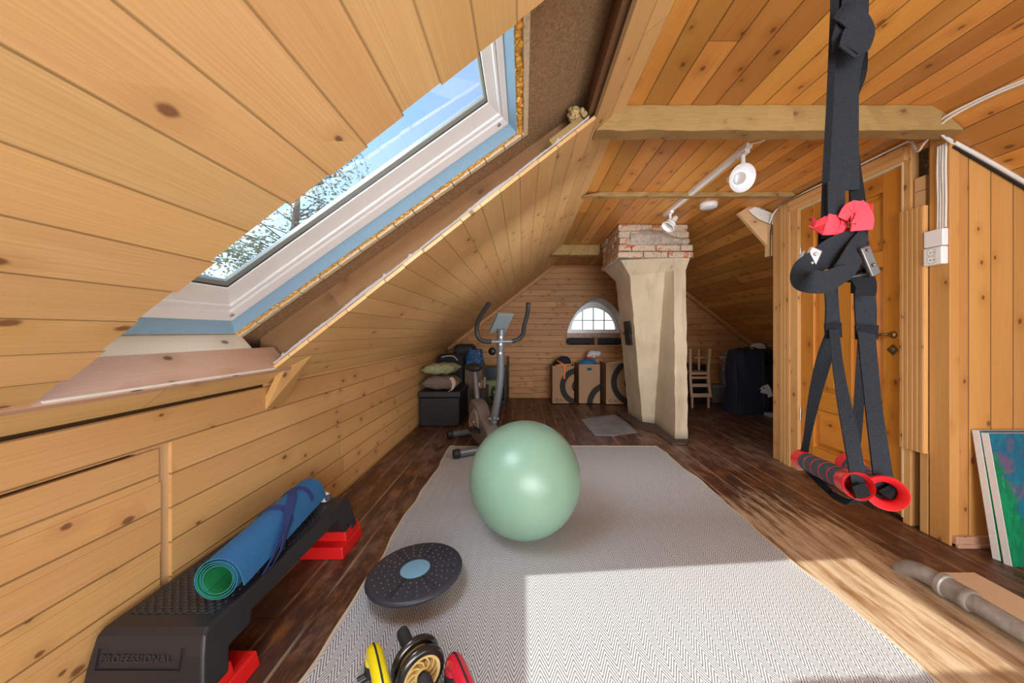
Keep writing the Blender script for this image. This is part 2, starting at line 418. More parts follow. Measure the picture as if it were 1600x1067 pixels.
MB().poly([(ACX-WR,YE+.29,wz+.03),(ACX+WR,YE+.29,wz+.03)]+[(ACX+WR*math.cos(PI*i/20),YE+.29,wz+.06+WR*math.sin(PI*i/20)) for i in range(21)]).build('pane',M_glass,wn,0)
# closet: front wall facing the room, back wall, door side in strips
YF=1.76;XD=2.2
plank_quad('wall_closet_front',M_closet,[(XD,YF,0),(XR,YF,0),(XR,YF,1.2),(XD,YF,ZC)],[(0,XD),(0,XR),(1.2,XR),(ZC,XD)])
plank_quad('wall_closet_back',M_end,[(XD,2.99,0),(XR,2.99,0),(XR,2.99,1.2),(XD,2.99,ZC)],[(0,XD),(0,XR),(1.2,XR),(ZC,XD)])
MB().box(XD+.05,XD+.09,YF+.005,2.985,0,2.16).build('wall_closet_core',M_straw,None,0,kind='structure')
def strip(name,y0,y1,z0,z1,x0=XD,x1=XD+.05,mat=None,flute=0):
    b=MB();b.box(x0,x1,y0,y1,z0,z1)
    for k in range(flute):
        yy=y0+(y1-y0)*(k+.5)/flute;b.box(x0-.0015,x0+.001,yy-.008,yy+.008,z0,z1)
    return b.build(name,mat or M_case,None,0,bevel=.003,long=(0,0,1),kind='structure')
CT=2.165
strip('trim_3',1.757,1.851,0,CT,mat=M_closet)
strip('trim_4',1.8515,1.892,0,.45,mat=M_case)
strip('trim_5',1.935,1.977,0,CT)
strip('trim_6',1.852,1.972,.44,1.79,XD-.025,XD+.001,flute=5)
strip('trim_7',2.715,2.79,0,CT,XD-.012)
strip('trim_8',2.79,2.90,0,CT,XD-.02,flute=3);strip('trim_9',2.90,2.99,0,CT,XD-.008)
MB().box(XD-.02,XD+.05,1.95,2.80,2.085,2.165).box(XD-.03,XD-.02,1.95,2.80,2.13,2.165).box(XD-.026,XD-.02,1.95,2.8,2.105,2.115).build('trim_10',M_case,None,0,bevel=.003,long=(0,1,0),kind='structure')
MB().box(XD-.005,XD+.03,1.975,2.72,2.07,2.085).box(XD-.004,XD+.03,1.972,1.98,.03,2.08).build('trim_11',plain('cream_weatherstrip',(.62,.5,.3),.7),None,0,kind='structure')
MB().box(XD+.012,XD+.05,1.875,1.928,1.80,1.885).box(XD+.012,XD+.05,1.875,1.928,1.888,1.965).build('trim_12',M_board,None,0,bevel=.002,long=(0,1,0),kind='structure')
# skirting along the closet front
MB().box(XD+.01,XR,YF-.022,YF,0,.055).box(XD+.01,XR,YF-.03,YF,0,.02).build('baseboard_right',M_brown_board,None,0,bevel=.004,long=(1,0,0),kind='structure')
# panelled door
dr=shell('door_1',(XD,2.34,.03))
DY0,DY1,DZ0,DZ1=1.982,2.71,.03,2.07
dx0=XD+.012
b=MB();sw=.115
rails=[(DZ0,DZ0+.20),(.52,.66),(1.50,1.60),(DZ1-.11,DZ1)]
b.box(dx0,dx0+.04,DY0,DY0+sw,DZ0,DZ1).box(dx0,dx0+.04,DY1-sw,DY1,DZ0,DZ1)
b.build('stile',M_door,dr,0,bevel=.003,long=(0,0,1))
ym=(DY0+DY1)/2
for (z0,z1) in rails: MB().box(dx0+.001,dx0+.04,DY0+sw,DY1-sw,z0,z1).build('rail',M_door,dr,0,bevel=.003,long=(0,1,0))
MB().box(dx0+.001,dx0+.04,ym-.05,ym+.05,.66,1.50).build('mullion',M_door,dr,0,bevel=.003,long=(0,0,1))
MB().box(dx0+.001,dx0+.04,ym-.05,ym+.05,1.60,DZ1-.11).build('mullion',M_door,dr,0,bevel=.003,long=(0,0,1))
def panel(y0,y1,z0,z1,lg):
    b=MB();b.box(dx0+.02,dx0+.035,y0,y1,z0,z1)
    c=.045;x=dx0+.008
    o_=[(dx0+.022,y0+.006,z0+.006),(dx0+.022,y1-.006,z0+.006),(dx0+.022,y1-.006,z1-.006),(dx0+.022,y0+.006,z1-.006)]
    i_=[(x,y0+c,z0+c),(x,y1-c,z0+c),(x,y1-c,z1-c),(x,y0+c,z1-c)]
    b.add(o_+i_,[(4,5,6,7),(0,1,5,4),(1,2,6,5),(2,3,7,6),(3,0,4,7)])
    b.build('panel',M_door,dr,0,bevel=.002,long=lg)
panel(DY0+sw,ym-.05,.66,1.50,(0,0,1));panel(ym+.05,DY1-sw,.66,1.50,(0,0,1))
panel(DY0+sw,ym-.05,1.60,DZ1-.11,(0,0,1));panel(ym+.05,DY1-sw,1.60,DZ1-.11,(0,0,1))
panel(DY0+sw,DY1-sw,.23,.52,(0,1,0))
M_brass=plain('aged_brass',(.42,.34,.20),.3,metal=1.0,noise=.2,ns=60)
hy,hz=2.035,1.085
b=MB();b.lathe([(0,0),(.022,.0),(.020,.008),(.010,.014),(.009,.045),(0,.046)],(dx0,hy,hz),(-1,0,0),20)
b.tube(cr([(dx0-.042,hy,hz),(dx0-.048,hy+.02,hz+.004),(dx0-.046,hy+.06,hz-.012),(dx0-.044,hy+.10,hz-.02),(dx0-.044,hy+.118,hz-.012)],5),[.009]*20+[.007],10)
b.build('handle',M_brass,dr,50)
b=MB();s2=.7071
b.obox((dx0-.003,hy,hz-.09),(1,0,0),(0,s2,s2),(0,-s2,s2),.003,.024,.024);b.lathe([(0,0),(.013,0),(.013,.004),(.008,.006),(0,.006)],(dx0-.006,hy,hz-.09),(-1,0,0),18)
lp=b.build('keyhole_plate',M_brass,dr,40,bevel=.001)
for z in(.45,1.72): MB().tube([(dx0-.008,2.712,z-.05),(dx0-.008,2.712,z+.05)],.008,10).box(dx0-.002,dx0+.003,2.712,2.735,z-.04,z+.04).build('hinge',M_metal,dr,40)
# ---------------------------------------------------------------- skylight bay
def P(x,y,h=0.0):                       # a point on the outer layer, h outward
    n=V((-.712,0,1)).normalized();return V((x,y,O(x)))+n*h
def sheet(m,x0,x1,y0,y1,h0,h1):
    m.hexa([P(x,y,h) for x in(x0,x1) for y in(y0,y1) for h in(h0,h1)])
SX0,SX1,SY0,SY1=-1.272,-.031,.22,1.50
m=MB()
for (x0,x1,y0,y1) in((-2.1,SX0,YB,YE),(SX1+.014,.56,YB,YE),(SX0,SX1+.014,YB,SY0),(SX0,SX1+.014,SY1+.014,YE)): sheet(m,x0,x1,y0,y1,-.008,.02)
m.build('ceiling_fibreboard',M_fibre,None,0,kind='structure')
MB().box(.25,XR+.2,YB,YE,2.42,2.45).build('ceiling_sun_cover',M_rafter,None,0,long=(0,1,0),kind='structure')  # cover added above the ceiling, out of view, to keep sun from leaking in
w1=shell('window_1',((SX0+SX1)/2,SY1,1.6))
def ring(i0,i1,h0,h1,ha=None,top=.40,fa=.90):
    """rectangular frame between inset i0 (outer) and i1 (inner); h at outer/inner edge facing the room"""
    if ha is None: ha=h0
    b=MB();k=.8145
    def rc(i,h): 
        return [P(SX0+i*k,SY0+i,h),P(SX1-i*k*top,SY0+i,h),P(SX1-i*k*top,SY1-i*fa,h),P(SX0+i*k,SY1-i*fa,h)]
    a=rc(i0,h0);c=rc(i1,ha);d=rc(i0,h1);e=rc(i1,h1)
    vs=a+c+d+e
    fs=[]
    for j in range(4):
        n=(j+1)%4
        fs+=[(j,n,4+n,4+j),(8+j,12+j,12+n,8+n),(j,8+j,8+n,n),(4+j,4+n,12+n,12+j)]
    b.add(vs,fs);return b
ring(0,.055,-.012,.06,.022).build('seal',M_blue,w1,0,bevel=.004)
ring(.055,.105,.018,.085,.028).build('frame',M_white,w1,0,bevel=.004)
ring(.103,.118,.034,.085,.040).build('sash_rebate',M_white,w1,0,bevel=.003)
ring(.116,.135,.030,.085,.034).build('sash_lip',M_white,w1,0,bevel=.004)
sa=ring(.135,.212,.040,.085,.056);sa.build('sash',M_white,w1,0,bevel=.003)
ring(.210,.217,.060,.085).build('gasket',M_black,w1,0)
ring(.215,.232,.062,.085,.070).build('glazing_bead',M_bead,w1,0,bevel=.002)
k=.8145
MB().poly([P(SX0+.22*k,SY0+.22,.078),P(SX1-.22*k*.40,SY0+.22,.078),P(SX1-.22*k*.40,SY1-.198,.078),P(SX0+.22*k,SY1-.198,.078)]).build('pane',M_glass,w1,0)
for (x,y) in((SX0+.075,SY1-.082),(SX1-.055,SY1-.082)): MB().lathe([(0,-.004),(.008,-.003),(.008,.003)],P(x,y,.022),V((-.712,0,1)),14).build('screw',M_metal,w1,40)
# foam bead, board edges
def blob(pts,name):
    b=MB()
    for p in pts: b.ball(p,(random.uniform(.009,.015),random.uniform(.009,.014),random.uniform(.006,.011)),8,6)
    return b.build(name,M_foam,None,80)
pts=[]
x=SX0
while x<SX1+.03: pts.append(P(x,SY1+.010+random.uniform(-.003,.006),-.004+random.uniform(-.004,.004)));x+=.010
y=.8
while y<SY1+.02: pts.append(P(SX1+.012+random.uniform(-.004,.006),y,-.004+random.uniform(-.004,.004)));y+=.008
o=blob(pts,'foam_sealant');tag(o,'bead of lumpy orange expanding foam around the blue skylight seal','foam sealant')
m=MB()
x=SX0-.01
while x<SX1+.03:
    l=random.uniform(.07,.10);sheet(m,x,min(x+l-.004,SX1+.04),SY1+.018,SY1+.042+random.uniform(-.003,.003),-.022,-.005);x+=l
y=.76
while y<SY1+.03:
    l=random.uniform(.10,.16);sheet(m,SX1+.024,SX1+.040+random.uniform(-.001,.001),y,min(y+l-.004,SY1+.042),-.022,-.005);y+=l
m.build('trim_13',M_cream,None,0,kind='structure')
# rafters, purlin and board cheeks inside the bay
def cheek(y0,y1,xa,xb,mat,name,lo=.022):
    b=MB();b.prism([(xa,y0,S(xa)+lo),(xb,y0,S(xb)+lo),(xb,y0,O(xb)-.008),(xa,y0,O(xa)-.008)],(0,y1-y0,0));return b.build(name,mat,None,0,long=(.81,0,.58),kind='structure')
cheek(1.69,1.76,-1.30,.36,M_cheek,'trim_14')
cheek(.10,.17,-1.30,.36,M_rafter,'trim_15')
MB().prism([(.30,.3,S(.30)+.05),(.36,.3,S(.36)+.02),(.36,.3,O(.36)),(.30,.3,O(.30)-.008)],(0,1.40,0)).build('trim_16',M_rafter,None,0,long=(0,1,0),kind='structure')
# sill boards from the lining up to the frame
def sill(t0,t1,y0,y1,mat,name,lift=0.0):
    f=lambda t:V((-1.285+.155*t,0,1.105-.175*t))
    a,b_=f(t0),f(t1);n=V((-.75,0,-.66))*.018
    b=MB();vs=[]
    for p in(a,b_):
        for y in(y0,y1):
            for d in(V((0,0,0)),n): vs.append(p+V((0,y,0))+d+V((lift,0,lift)))
    b.hexa(vs);return b.build(name,mat,None,0,bevel=.002,long=(0,1,0),kind='structure')
sill(-.08,.44,.31,1.535,M_white_board,'trim_17');sill(.45,1.03,.31,1.66,M_brown_board,'trim_18',.003)
# ragged vapour-barrier film along the sawn edge
random.seed(5)
m=MB();vs=[];fs=[];N=150
for i in range(N+1):
    x=-1.13+(.30+1.13)*i/N
    out=.011+.008*abs(math.sin(i*.11)*math.sin(i*.047))+random.uniform(0,.003)+(.012 if random.random()<.03 else 0)
    vs+= [V((x,1.552+random.uniform(-.002,.002),S(x)+.022)),V((x,1.550-out*.75,S(x)+.020+out*.6))]
for i in range(N): fs.append((2*i,2*i+1,2*i+3,2*i+2))
m.add(vs,fs);o=m.build('vapour_barrier',M_film,None,80);tag(o,'ragged white plastic film strip along the sawn board ends below the skylight','plastic film')
MB().box(-1.142,-1.126,.80,1.55,S(-1.134)+.001,S(-1.134)+.008).build('trim_19',M_plaster,None,0,kind='structure')
# stub of timber and wool seen at the top corner of the bay
o=MB().obox((.20,1.585,S(.20)+.045),(.79,.0,.61),(0,1,0),(-.61,0,.79),.09,.035,.018).build('timber_offcut',M_beam,None,0,bevel=.003,long=(.79,0,.61));tag(o,'short yellowish timber offcut in the dark corner above the skylight','timber')
m=MB()
for i in range(26): m.ball((.25+random.uniform(-.03,.04),1.585+random.uniform(-.03,.03),S(.25)+.085+random.uniform(-.01,.04)),(random.uniform(.01,.022),random.uniform(.01,.02),random.uniform(.01,.02)),8,6)
o=m.build('insulation_wool',plain('wool',(.52,.38,.17),.95,noise=.4,ns=120,bump=.8),None,80);tag(o,'tuft of yellow mineral wool poking out beside the timber offcut','insulation')
# ---------------------------------------------------------------- trims on the left lining
q4=[V((XL+.003,1.637,.73)),V((XL+.003,1.755,.728)),V((-1.07,1.724,S(-1.07)-.002)),V((-1.145,1.641,S(-1.145)-.002))]
m=MB();m.prism(q4,V((-.83,0,.55))*.03)
o=m.build('timber_batten',M_case,None,0,bevel=.002,long=(.5,.0,.8));tag(o,'short slanting pine brace bridging the left slope and the knee wall','brace')
# beams under the flat ceiling
def beam(name,y0,y1,z0,x0,x1,x1b,label,mat=M_beam,rough=.004):
    b=MB();n=26;vs=[];random.seed(int(y0*100))
    for i in range(n+1):
        t=i/n
        for (y,z) in((y0,z0),(y1,z0),(y1,ZC),(y0,ZC)):
            xa=x0 if z==z0 else x0+.14; xb=x1b if z==z0 else x1
            j=0 if z==ZC else random.uniform(-rough,rough)
            vs.append((xa+(xb-xa)*t,y+(random.uniform(-rough,rough)),z+j))
    fs=[(3,2,1,0),tuple(4*n+k for k in range(4))]
    for i in range(n):
        for k in range(4):
            a=4*i+k;c=4*i+(k+1)%4;fs.append((a,c,c+4,a+4))
    b.add(vs,fs);o=b.build(name,mat,None,50,bevel=.004,long=(1,0,0));return tag(o,label,'ceiling beam')
beam('ceiling_beam',1.67,1.755,2.09,.355,2.03,2.17,'thickest weathered timber tie beam, crossing the ceiling behind the hanging straps')
beam('ceiling_beam',2.70,2.755,2.178,.47,2.14,2.16,'thin rough batten across the ceiling between the smoke detector and spotlights')
beam('ceiling_beam',4.34,4.46,2.085,.36,.98,.98,'short yellowish beam stub running into the left of the brick chimney top')
# trims where the slopes meet the end wall
m=MB();m.bar((XL,5.66,KT-.03),(XC,5.66,ZC-.03),.05,.05,up=(0,1,0));m.build('trim_20',M_end,None,0,long=(.79,0,.62),kind='structure')
m=MB();m.bar((2.14,5.66,ZC-.04),(XR,5.66,ZC-.04-(XR-2.14)*.78),.05,.10,up=(0,1,0));m.build('trim_21',M_end,None,0,long=(.79,0,-.62),kind='structure')
# hatches
m=MB();random.seed(3)
z=.012;i=0
while z<.70:
    h=.118 if z>.02 else .106
    e=1.163+random.uniform(-.006,.006)
    m.hexa([(x,y,zz) for x in(XL-.016,XL-.001) for y in(HY0+.01,e) for zz in(z,min(z+h-.0008,.705))]);z+=h
o=m.build('wall_hatch',M_knee,None,0,long=(0,1,0));tag(o,'sawn plank hatch set in the left knee wall above the step platform','hatch')
MB().box(XL-.034,XL-.012,1.10,1.30,0,.80).build('trim_22',M_board,None,0,long=(0,0,1),kind='structure')
p0=W(788,567,5.69);p1=W(833,621,5.69)
m=MB();m.box(p0.x,p1.x,5.675,5.698,.02,p0.z)
o=m.build('wall_hatch',M_end,None,0,bevel=.003,long=(1,0,0));tag(o,'square plank hatch low on the far wall between exercise bike and cardboard boxes','hatch')
# ---------------------------------------------------------------- chimney
def plastered():
    t=NT('chimney_plaster');o=t.obj()
    n=t.noise(o,3,5,.6);n2=t.noise(o,40,4,.6);n3=t.noise(t.vec(t.M('MULTIPLY',t.sep(o)[0],8.0),t.M('MULTIPLY',t.sep(o)[1],8.0),t.M('MULTIPLY',t.sep(o)[2],1.2)),1,4,.6)
    c=t.mix(t.mr(n,.3,.7),(.50,.41,.28),(.61,.52,.37));c=t.mix(t.mr(n3,.52,.72,0,.6),c,(.34,.27,.18))
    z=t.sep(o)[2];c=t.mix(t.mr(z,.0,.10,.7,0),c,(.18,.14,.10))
    t.col(c);t.rough(.9);t.bump(t.M('ADD',n2,t.M('MULTIPLY',n,1.5)),.35,.012);return t.m
M_plas=plastered()
def brickmat():
    t=NT('whitewashed_brick');o=t.obj();n=t.noise(o,9,5,.65);n2=t.noise(o,45,4,.7)
    c=t.mix(t.mr(n2,.35,.65),(.62,.50,.38),(.46,.34,.24));c=t.mix(t.mr(n,.565,.60),c,(.50,.15,.055));c=t.mix(t.mr(n2,.63,.7,0,.8),c,(.12,.08,.06))
    t.col(c);t.rough(.9);t.bump(n2,.7,.012);return t.m
M_brick=brickmat()
M_mortar=plain('grey_mortar',(.40,.34,.28),.9,noise=.25,ns=25,bump=.7)
ch=thing('chimney','cream plastered chimney column with rough brick top, standing before the arched window','chimney',(1.6,3.9,0))
bot=[(1.418,4.58,0),(1.449,4.13,0),(1.577,4.10,0),(1.558,3.49,0),(1.689,3.49,0),(1.76,4.6,0)]
top=[(1.115,4.10,1.76),(1.144,3.66,1.76),(1.515,3.63,1.79),(1.556,3.51,1.79),(1.675,3.51,1.79),(1.72,4.25,1.79)]
m=MB();NL=26;vs=[]
def cpt(i,t): return V(bot[i]).lerp(V(top[i]),t)
random.seed(21);sub=6;nn=6*sub
for k in range(NL+1):
    t=k/NL
    for i in range(6):
        a=cpt(i,t);b=cpt((i+1)%6,t)
        for s in range(sub):
            q=s/sub;q=.5+(q-.5)*.97 if s else q
            p=a.lerp(b,q);vs.append(p+V((random.uniform(-.004,.004),random.uniform(-.004,.004),0)))
fs=[(k*nn+i,k*nn+(i+1)%nn,(k+1)*nn+(i+1)%nn,(k+1)*nn+i) for k in range(NL) for i in range(nn)]
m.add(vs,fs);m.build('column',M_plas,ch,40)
m=MB()     # plaster cove under the brick cap
lo=[cpt(i,.97) for i in range(6)]
hi=[V((1.02,4.24,1.86)),V((1.035,3.60,1.86)),V((1.45,3.50,1.86)),V((1.56,3.49,1.86)),V((1.71,3.49,1.86)),V((1.72,4.25,1.86))]
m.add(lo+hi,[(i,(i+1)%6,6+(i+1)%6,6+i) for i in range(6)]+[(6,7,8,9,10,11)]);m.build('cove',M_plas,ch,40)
def course(b,x0,x1,y0,y1,z0,z1,bl,off=0):
    n=max(1,round((x1-x0)/bl));w=(x1-x0)/n;e=.006
    for side in('f','l','r'):
        if side=='f': a0,a1=x0,x1
        else: a0,a1=y0,y1
        n=max(1,round((a1-a0)/bl));w=(a1-a0)/n
        c=a0-off*w
        while c<a1-.01:
            s0=max(c,a0)+e;s1=min(c+w,a1)-e;j=random.uniform(-.007,.007)
            if s1-s0>.02:
                if side=='f': b.box(s0,s1,y0+j,y0+.12,z0+e,z1-e)
                elif side=='l': b.box(x0+j,x0+.12,s0,s1,z0+e,z1-e)
                else: b.box(x1-.12,x1+j,s0,s1,z0+e,z1-e)
            c+=w
m=MB();random.seed(4)
course(m,.975,1.735,3.475,4.25,1.855,1.925,.25);course(m,.985,1.735,3.48,4.25,1.925,1.998,.25,.5)
course(m,.99,1.70,3.50,4.25,1.998,2.07,.25);course(m,.985,1.705,3.50,4.25,2.07,2.14,.25,.5);course(m,.985,1.70,3.505,4.25,2.14,2.212,.25)
m.build('brick_cap',M_brick,ch,40,bevel=.008,seg=3)
MB().box(1.0,1.69,3.515,4.24,1.86,2.21).build('mortar_core',M_mortar,ch,0)
m=MB()
def mb(u,v):
    x=1.10+.60*u;z=2.0+.12*v+.05*math.sin(u*5)*v
    return V((x,3.512-.045*math.sin(PI*min(1,max(0,v)))*(.5+.5*math.sin(PI*u))**.5-.004*math.sin(u*40),z))
m.grid(mb,30,8);m.grid(lambda u,v:V((1.03+.3*u,3.512-.03*math.sin(PI*v)*math.sin(PI*u),1.975+.09*v)),14,6);m.build('mortar_smear',M_mortar,ch,60)
m=MB();a=cpt(0,.62);b=cpt(1,.62)
ax=(b-a).normalized();az=(cpt(1,.8)-cpt(1,.5)).normalized();ay=ax.cross(az)
c0=a.lerp(b,.62);ny=ay if ay.x<0 else -ay
m.obox(c0+ny*.006+az*.07,ax,az,ny,.085,.075,.02).obox(c0+ny*.008-az*.07,ax,az,ny,.075,.075,.022).obox(c0+ny*.014,ax,az,ny,.10,.012,.03)
m.tube([c0+ny*.03,c0+ny*.06],.012,10);m.build('soot_door',plain('black_iron',(.02,.022,.026),.45,metal=.5,noise=.3,ns=50),ch,40,bevel=.004)
# loose floor pieces by the chimney
m=MB();m.prism([Wz(u,v,.002) for(u,v) in((908,656),(930,651),(961,648),(980,661),(996,676),(960,681),(929,680),(918,668))],(0,0,.003))
o=m.build('floor_plate',plain('dull_sheet_metal',(.30,.30,.30),.45,metal=.35,noise=.25,ns=6,bump=.2),None,0,long=(1,0,0));tag(o,'grey sheet metal plate lying on the floor left of the chimney','floor plate')
m=MB();m.prism([Wz(u,v,.001) for(u,v) in((962,645),(984,646),(1006,661),(1024,664),(1056,688),(1078,688),(1072,695),(1050,695),(1022,676),(994,668))],(0,0,.016))
o=m.build('floor_patch',plain('dirty_board',(.075,.048,.034),.8,noise=.4,ns=30,bump=.4),None,0,bevel=.003,long=(.3,1,0));tag(o,'broken dark board around the foot of the chimney','floor board')
# ---------------------------------------------------------------- rug
def rugmat():
    t=NT('herringbone_weave');x,y,z=t.sep(t.obj())
    pp=t.M('PINGPONG',x,.028)
    s=t.M('ADD',y,t.M('MULTIPLY',pp,2.15))
    f=t.M('FRACT',t.M('DIVIDE',s,.0185))
    tri=t.M('ABSOLUTE',t.M('SUBTRACT',f,.5))
    st=t.mr(tri,.16,.25,0,1,True)
    kn=t.n('ShaderNodeTexNoise');t.l(t.vec(t.M('MULTIPLY',x,260.0),t.M('MULTIPLY',y,260.0)),kn.inputs['Vector']);kn.inputs['Scale'].default_value=1
    k=kn.outputs['Fac']
    c=t.mix(st,(.075,.078,.092),(.55,.555,.56));c=t.mix(t.mr(k,.35,.7,0,.45),c,(.51,.51,.52))
    bl=t.noise(t.obj(),1.3,2,.5);c=t.mix(t.mr(bl,.35,.65,0,.10),c,(.45,.42,.38))
    t.col(c);t.rough(.95);t.b.inputs['Specular IOR Level'].default_value=.1
    t.bump(t.M('ADD',st,t.M('MULTIPLY',k,.6)),.5,.003);return t.m
M_rug=rugmat()
RX0,RX1,RY0,RY1=-.69,1.29,.25,3.265
def wav(y,s): return .008*math.sin(y*5.1+s)+.005*math.sin(y*11.7+s*2)+.003*math.sin(y*23+s*3)
def rug(u,v):
    y=RY0+(RY1-RY0)*v
    a=RX0+wav(y,.4);b=RX1+wav(y,2.0)*1.2
    x=a+(b-a)*u
    e=min(u,1-u)*(RX1-RX0)
    return V((x,y+.006*math.sin(x*3)*v,.009+.0025*max(0,1-e/.06)*(1+math.sin(y*14+u*3))))
m=MB();m.grid(rug,40,120)
n0=len(m.v)
bd=[i*121 for i in range(41)]+[40*121+j for j in range(1,121)]+[i*121+120 for i in range(39,-1,-1)]+[j for j in range(119,0,-1)]
low=[V((m.v[i].x,m.v[i].y,.001)) for i in bd]
k=len(bd);m.v+=low
for i in range(k): m.f.append((bd[i],bd[(i+1)%k],n0+(i+1)%k,n0+i))
rg=m.build('rug',M_rug,None,50);tag(rg,'large grey and white herringbone rug on the brown plank floor','rug')
# whipped border strip of the rug
m=MB()
top_e=[m_ for m_ in (rug(i/40,1.0) for i in range(41))]
m.ribbon([p+V((0,0,.001)) for p in top_e],[V((0,.007,0))]*41,.003)
for uu in(0.0,1.0): m.ribbon([rug(uu,j/120)+V((0,0,.001)) for j in range(121)],[V((.006,0,0))]*121,.003)
o=m.build('binding',plain('rug_binding',(.50,.42,.32),.9,noise=.1,ns=200),rg,40)
RT=.009
# ---------------------------------------------------------------- exercise ball
def ballmat():
    t=NT('green_vinyl');o=t.obj();n=t.noise(o,6,3,.5)
    t.col(t.mix(t.mr(n,.35,.65),(.195,.34,.245),(.215,.365,.262)));t.rough(.34)
    z=t.sep(o)[2];t.b.inputs['Coat Weight'].default_value=.12;t.b.inputs['Coat Roughness'].default_value=.25
    w=t.M('SINE',t.M('MULTIPLY',z,500.0));t.bump(t.M('ADD',t.M('MULTIPLY',w,.1),t.M('MULTIPLY',n,.3)),.06,.004)
    t.b.inputs['Subsurface Weight'].default_value=.0;return t.m
bl=thing('exercise_ball','large pale green exercise ball resting on the middle of the rug','ball',(.012,1.87,RT))
R0=.301;m=MB()
prof=[]
for i in range(49):
    th=PI*i/48;z=-R0*math.cos(th)
    z=max(z,-R0*.985);prof.append((R0*math.sin(th)*(1.004),z+R0*.985))
m.lathe(prof,(.012,1.87,RT),(0,0,1),80);m.build('shell',ballmat(),bl,60)
q=V((.012,1.87,RT+R0*.985))+V((-.96,-.05,-.28)).normalized()*R0*1.0
MB().lathe([(0,.003),(.006,.003),(.008,-.002)],q,V((-.96,-.05,-.28)),14).build('valve_plug',M_white,bl,40)
# ---------------------------------------------------------------- step platform
def ptex():
    t=NT('step_black');o=t.obj();n=t.noise(o,160,3,.6)
    t.col((.018,.018,.021));t.rough(.40);t.bump(n,.15,.003);return t.m
M_step=ptex()
st=thing('step_platform','black aerobic step platform on red risers against the left knee wall','step',(-1.04,1.37,0))
def side(z): return -1.212-.018*(1-z/.25), -.905+.042*(1-z/.25)
prof=[(.935,.085),(.955,.19),(.968,.238),(.985,.25),(1.755,.25),(1.774,.238),(1.79,.17),(1.812,.085),(1.755,.085),(1.752,.118),(1.725,.118),(1.722,.10),(1.70,.10),(1.655,.185),(1.13,.185),(1.118,.148),(1.035,.148),(1.022,.085)]
m=MB();n=len(prof)
# outer profile extruded across, flared
L_=[V((side(z)[0],y,z)) for(y,z) in prof];R_=[V((side(z)[1],y,z)) for(y,z) in prof]
m.add(L_+R_,[tuple(range(n)),tuple(range(n,2*n))[::-1]]+[(i,(i+1)%n,(i+1)%n+n,i+n) for i in range(n)])
m.build('deck',M_step,st,0,bevel=.012,seg=3)
def tread():
    t=NT('bumpy_tread');x,y,z=t.sep(t.obj())
    vo=t.n('ShaderNodeTexVoronoi',voronoi_dimensions='2D',feature='F1');vo.inputs['Randomness'].default_value=0
    t.l(t.vec(t.M('MULTIPLY',t.M('ADD',x,y),38.0),t.M('MULTIPLY',t.M('SUBTRACT',x,y),38.0)),vo.inputs['Vector']);vo.inputs['Scale'].default_value=1
    h=t.mr(vo.outputs['Distance'],.2,.5,1,0,True)
    t.col(t.mix(h,(.015,.016,.02),(.028,.031,.04)));t.rough(.42);t.bump(h,.9,.006);return t.m
m=MB();m.box(-1.185,-.935,1.03,1.715,.247,.2525);m.build('tread_mat',tread(),st,0,bevel=.001)
def text_mesh(s,size,name):
    cu=bpy.data.curves.new(name,'FONT');cu.body=s;cu.size=size;cu.extrude=.0012;cu.align_x='CENTER';cu.align_y='CENTER';cu.space_character=1.15
    ob=bpy.data.objects.new(name+'_c',cu);C.objects.link(ob);bpy.context.view_layer.update()
    me=bpy.data.meshes.new_from_object(ob.evaluated_get(bpy.context.evaluated_depsgraph_get()))
    bpy.data.objects.remove(ob);bpy.data.curves.remove(cu);me.name=name;return me
me=text_mesh('PROFESSIONAL',.026,'lettering')
n_=V((0,-1,.19)).normalized();up=V((0,.19,1)).normalized();ori=V((-1.08,.9515,.188))-n_*.0005
mat=Matrix((( 1,0,0),(0,up.y,n_.y),(0,up.z,n_.z))).to_4x4()
mat.translation=ori-V(st.location);me.transform(mat)
me.materials.append(plain('embossed_black',(.035,.034,.036),.35))
lo_=bpy.data.objects.new('lettering',me);C.objects.link(lo_);lo_.parent=st
m=MB()
def fr_bar(x0,x1,za,zb): m.obox((( x0+x1)/2,.9515+((za+zb)/2-.188)*.19,(za+zb)/2),(1,0,0),up,n_,abs(x1-x0)/2,abs(zb-za)/2,.0018)
fr_bar(-1.19,-.955,.160,.1625);fr_bar(-1.19,-1.1875,.16,.212);fr_bar(-.9575,-.955,.16,.212)
m.build('name_panel_frame',M_step,st,0)
M_red=plain('red_plastic',(.62,.012,.012),.35,noise=.06,ns=80)
def riser(ya,yb,yc,yd,nm='riser'):
    b=MB();lo_x0,lo_x1=-1.222,-.866
    for (y0,y1,z0,z1,i) in((min(ya,yb),max(ya,yb),0.001,.056,0),(min(yc,yd),max(yc,yd),.056,.102,.006)):
        f=lambda z:(lo_x0+.10*z+i,lo_x1-.15*z-i)
        a=f(z0);c=f(z1);e=.006
        b.hexa([V((a[0],y0,z0)),V((c[0],y0+e,z1)),V((a[0],y1,z0)),V((c[0],y1-e,z1)),V((a[1],y0,z0)),V((c[1],y0+e,z1)),V((a[1],y1,z0)),V((c[1],y1-e,z1))])
    return b.build(nm,M_red,st,0,bevel=.005,seg=3)
riser(.94,1.128,.95,1.045);riser(1.645,1.848,1.70,1.84)
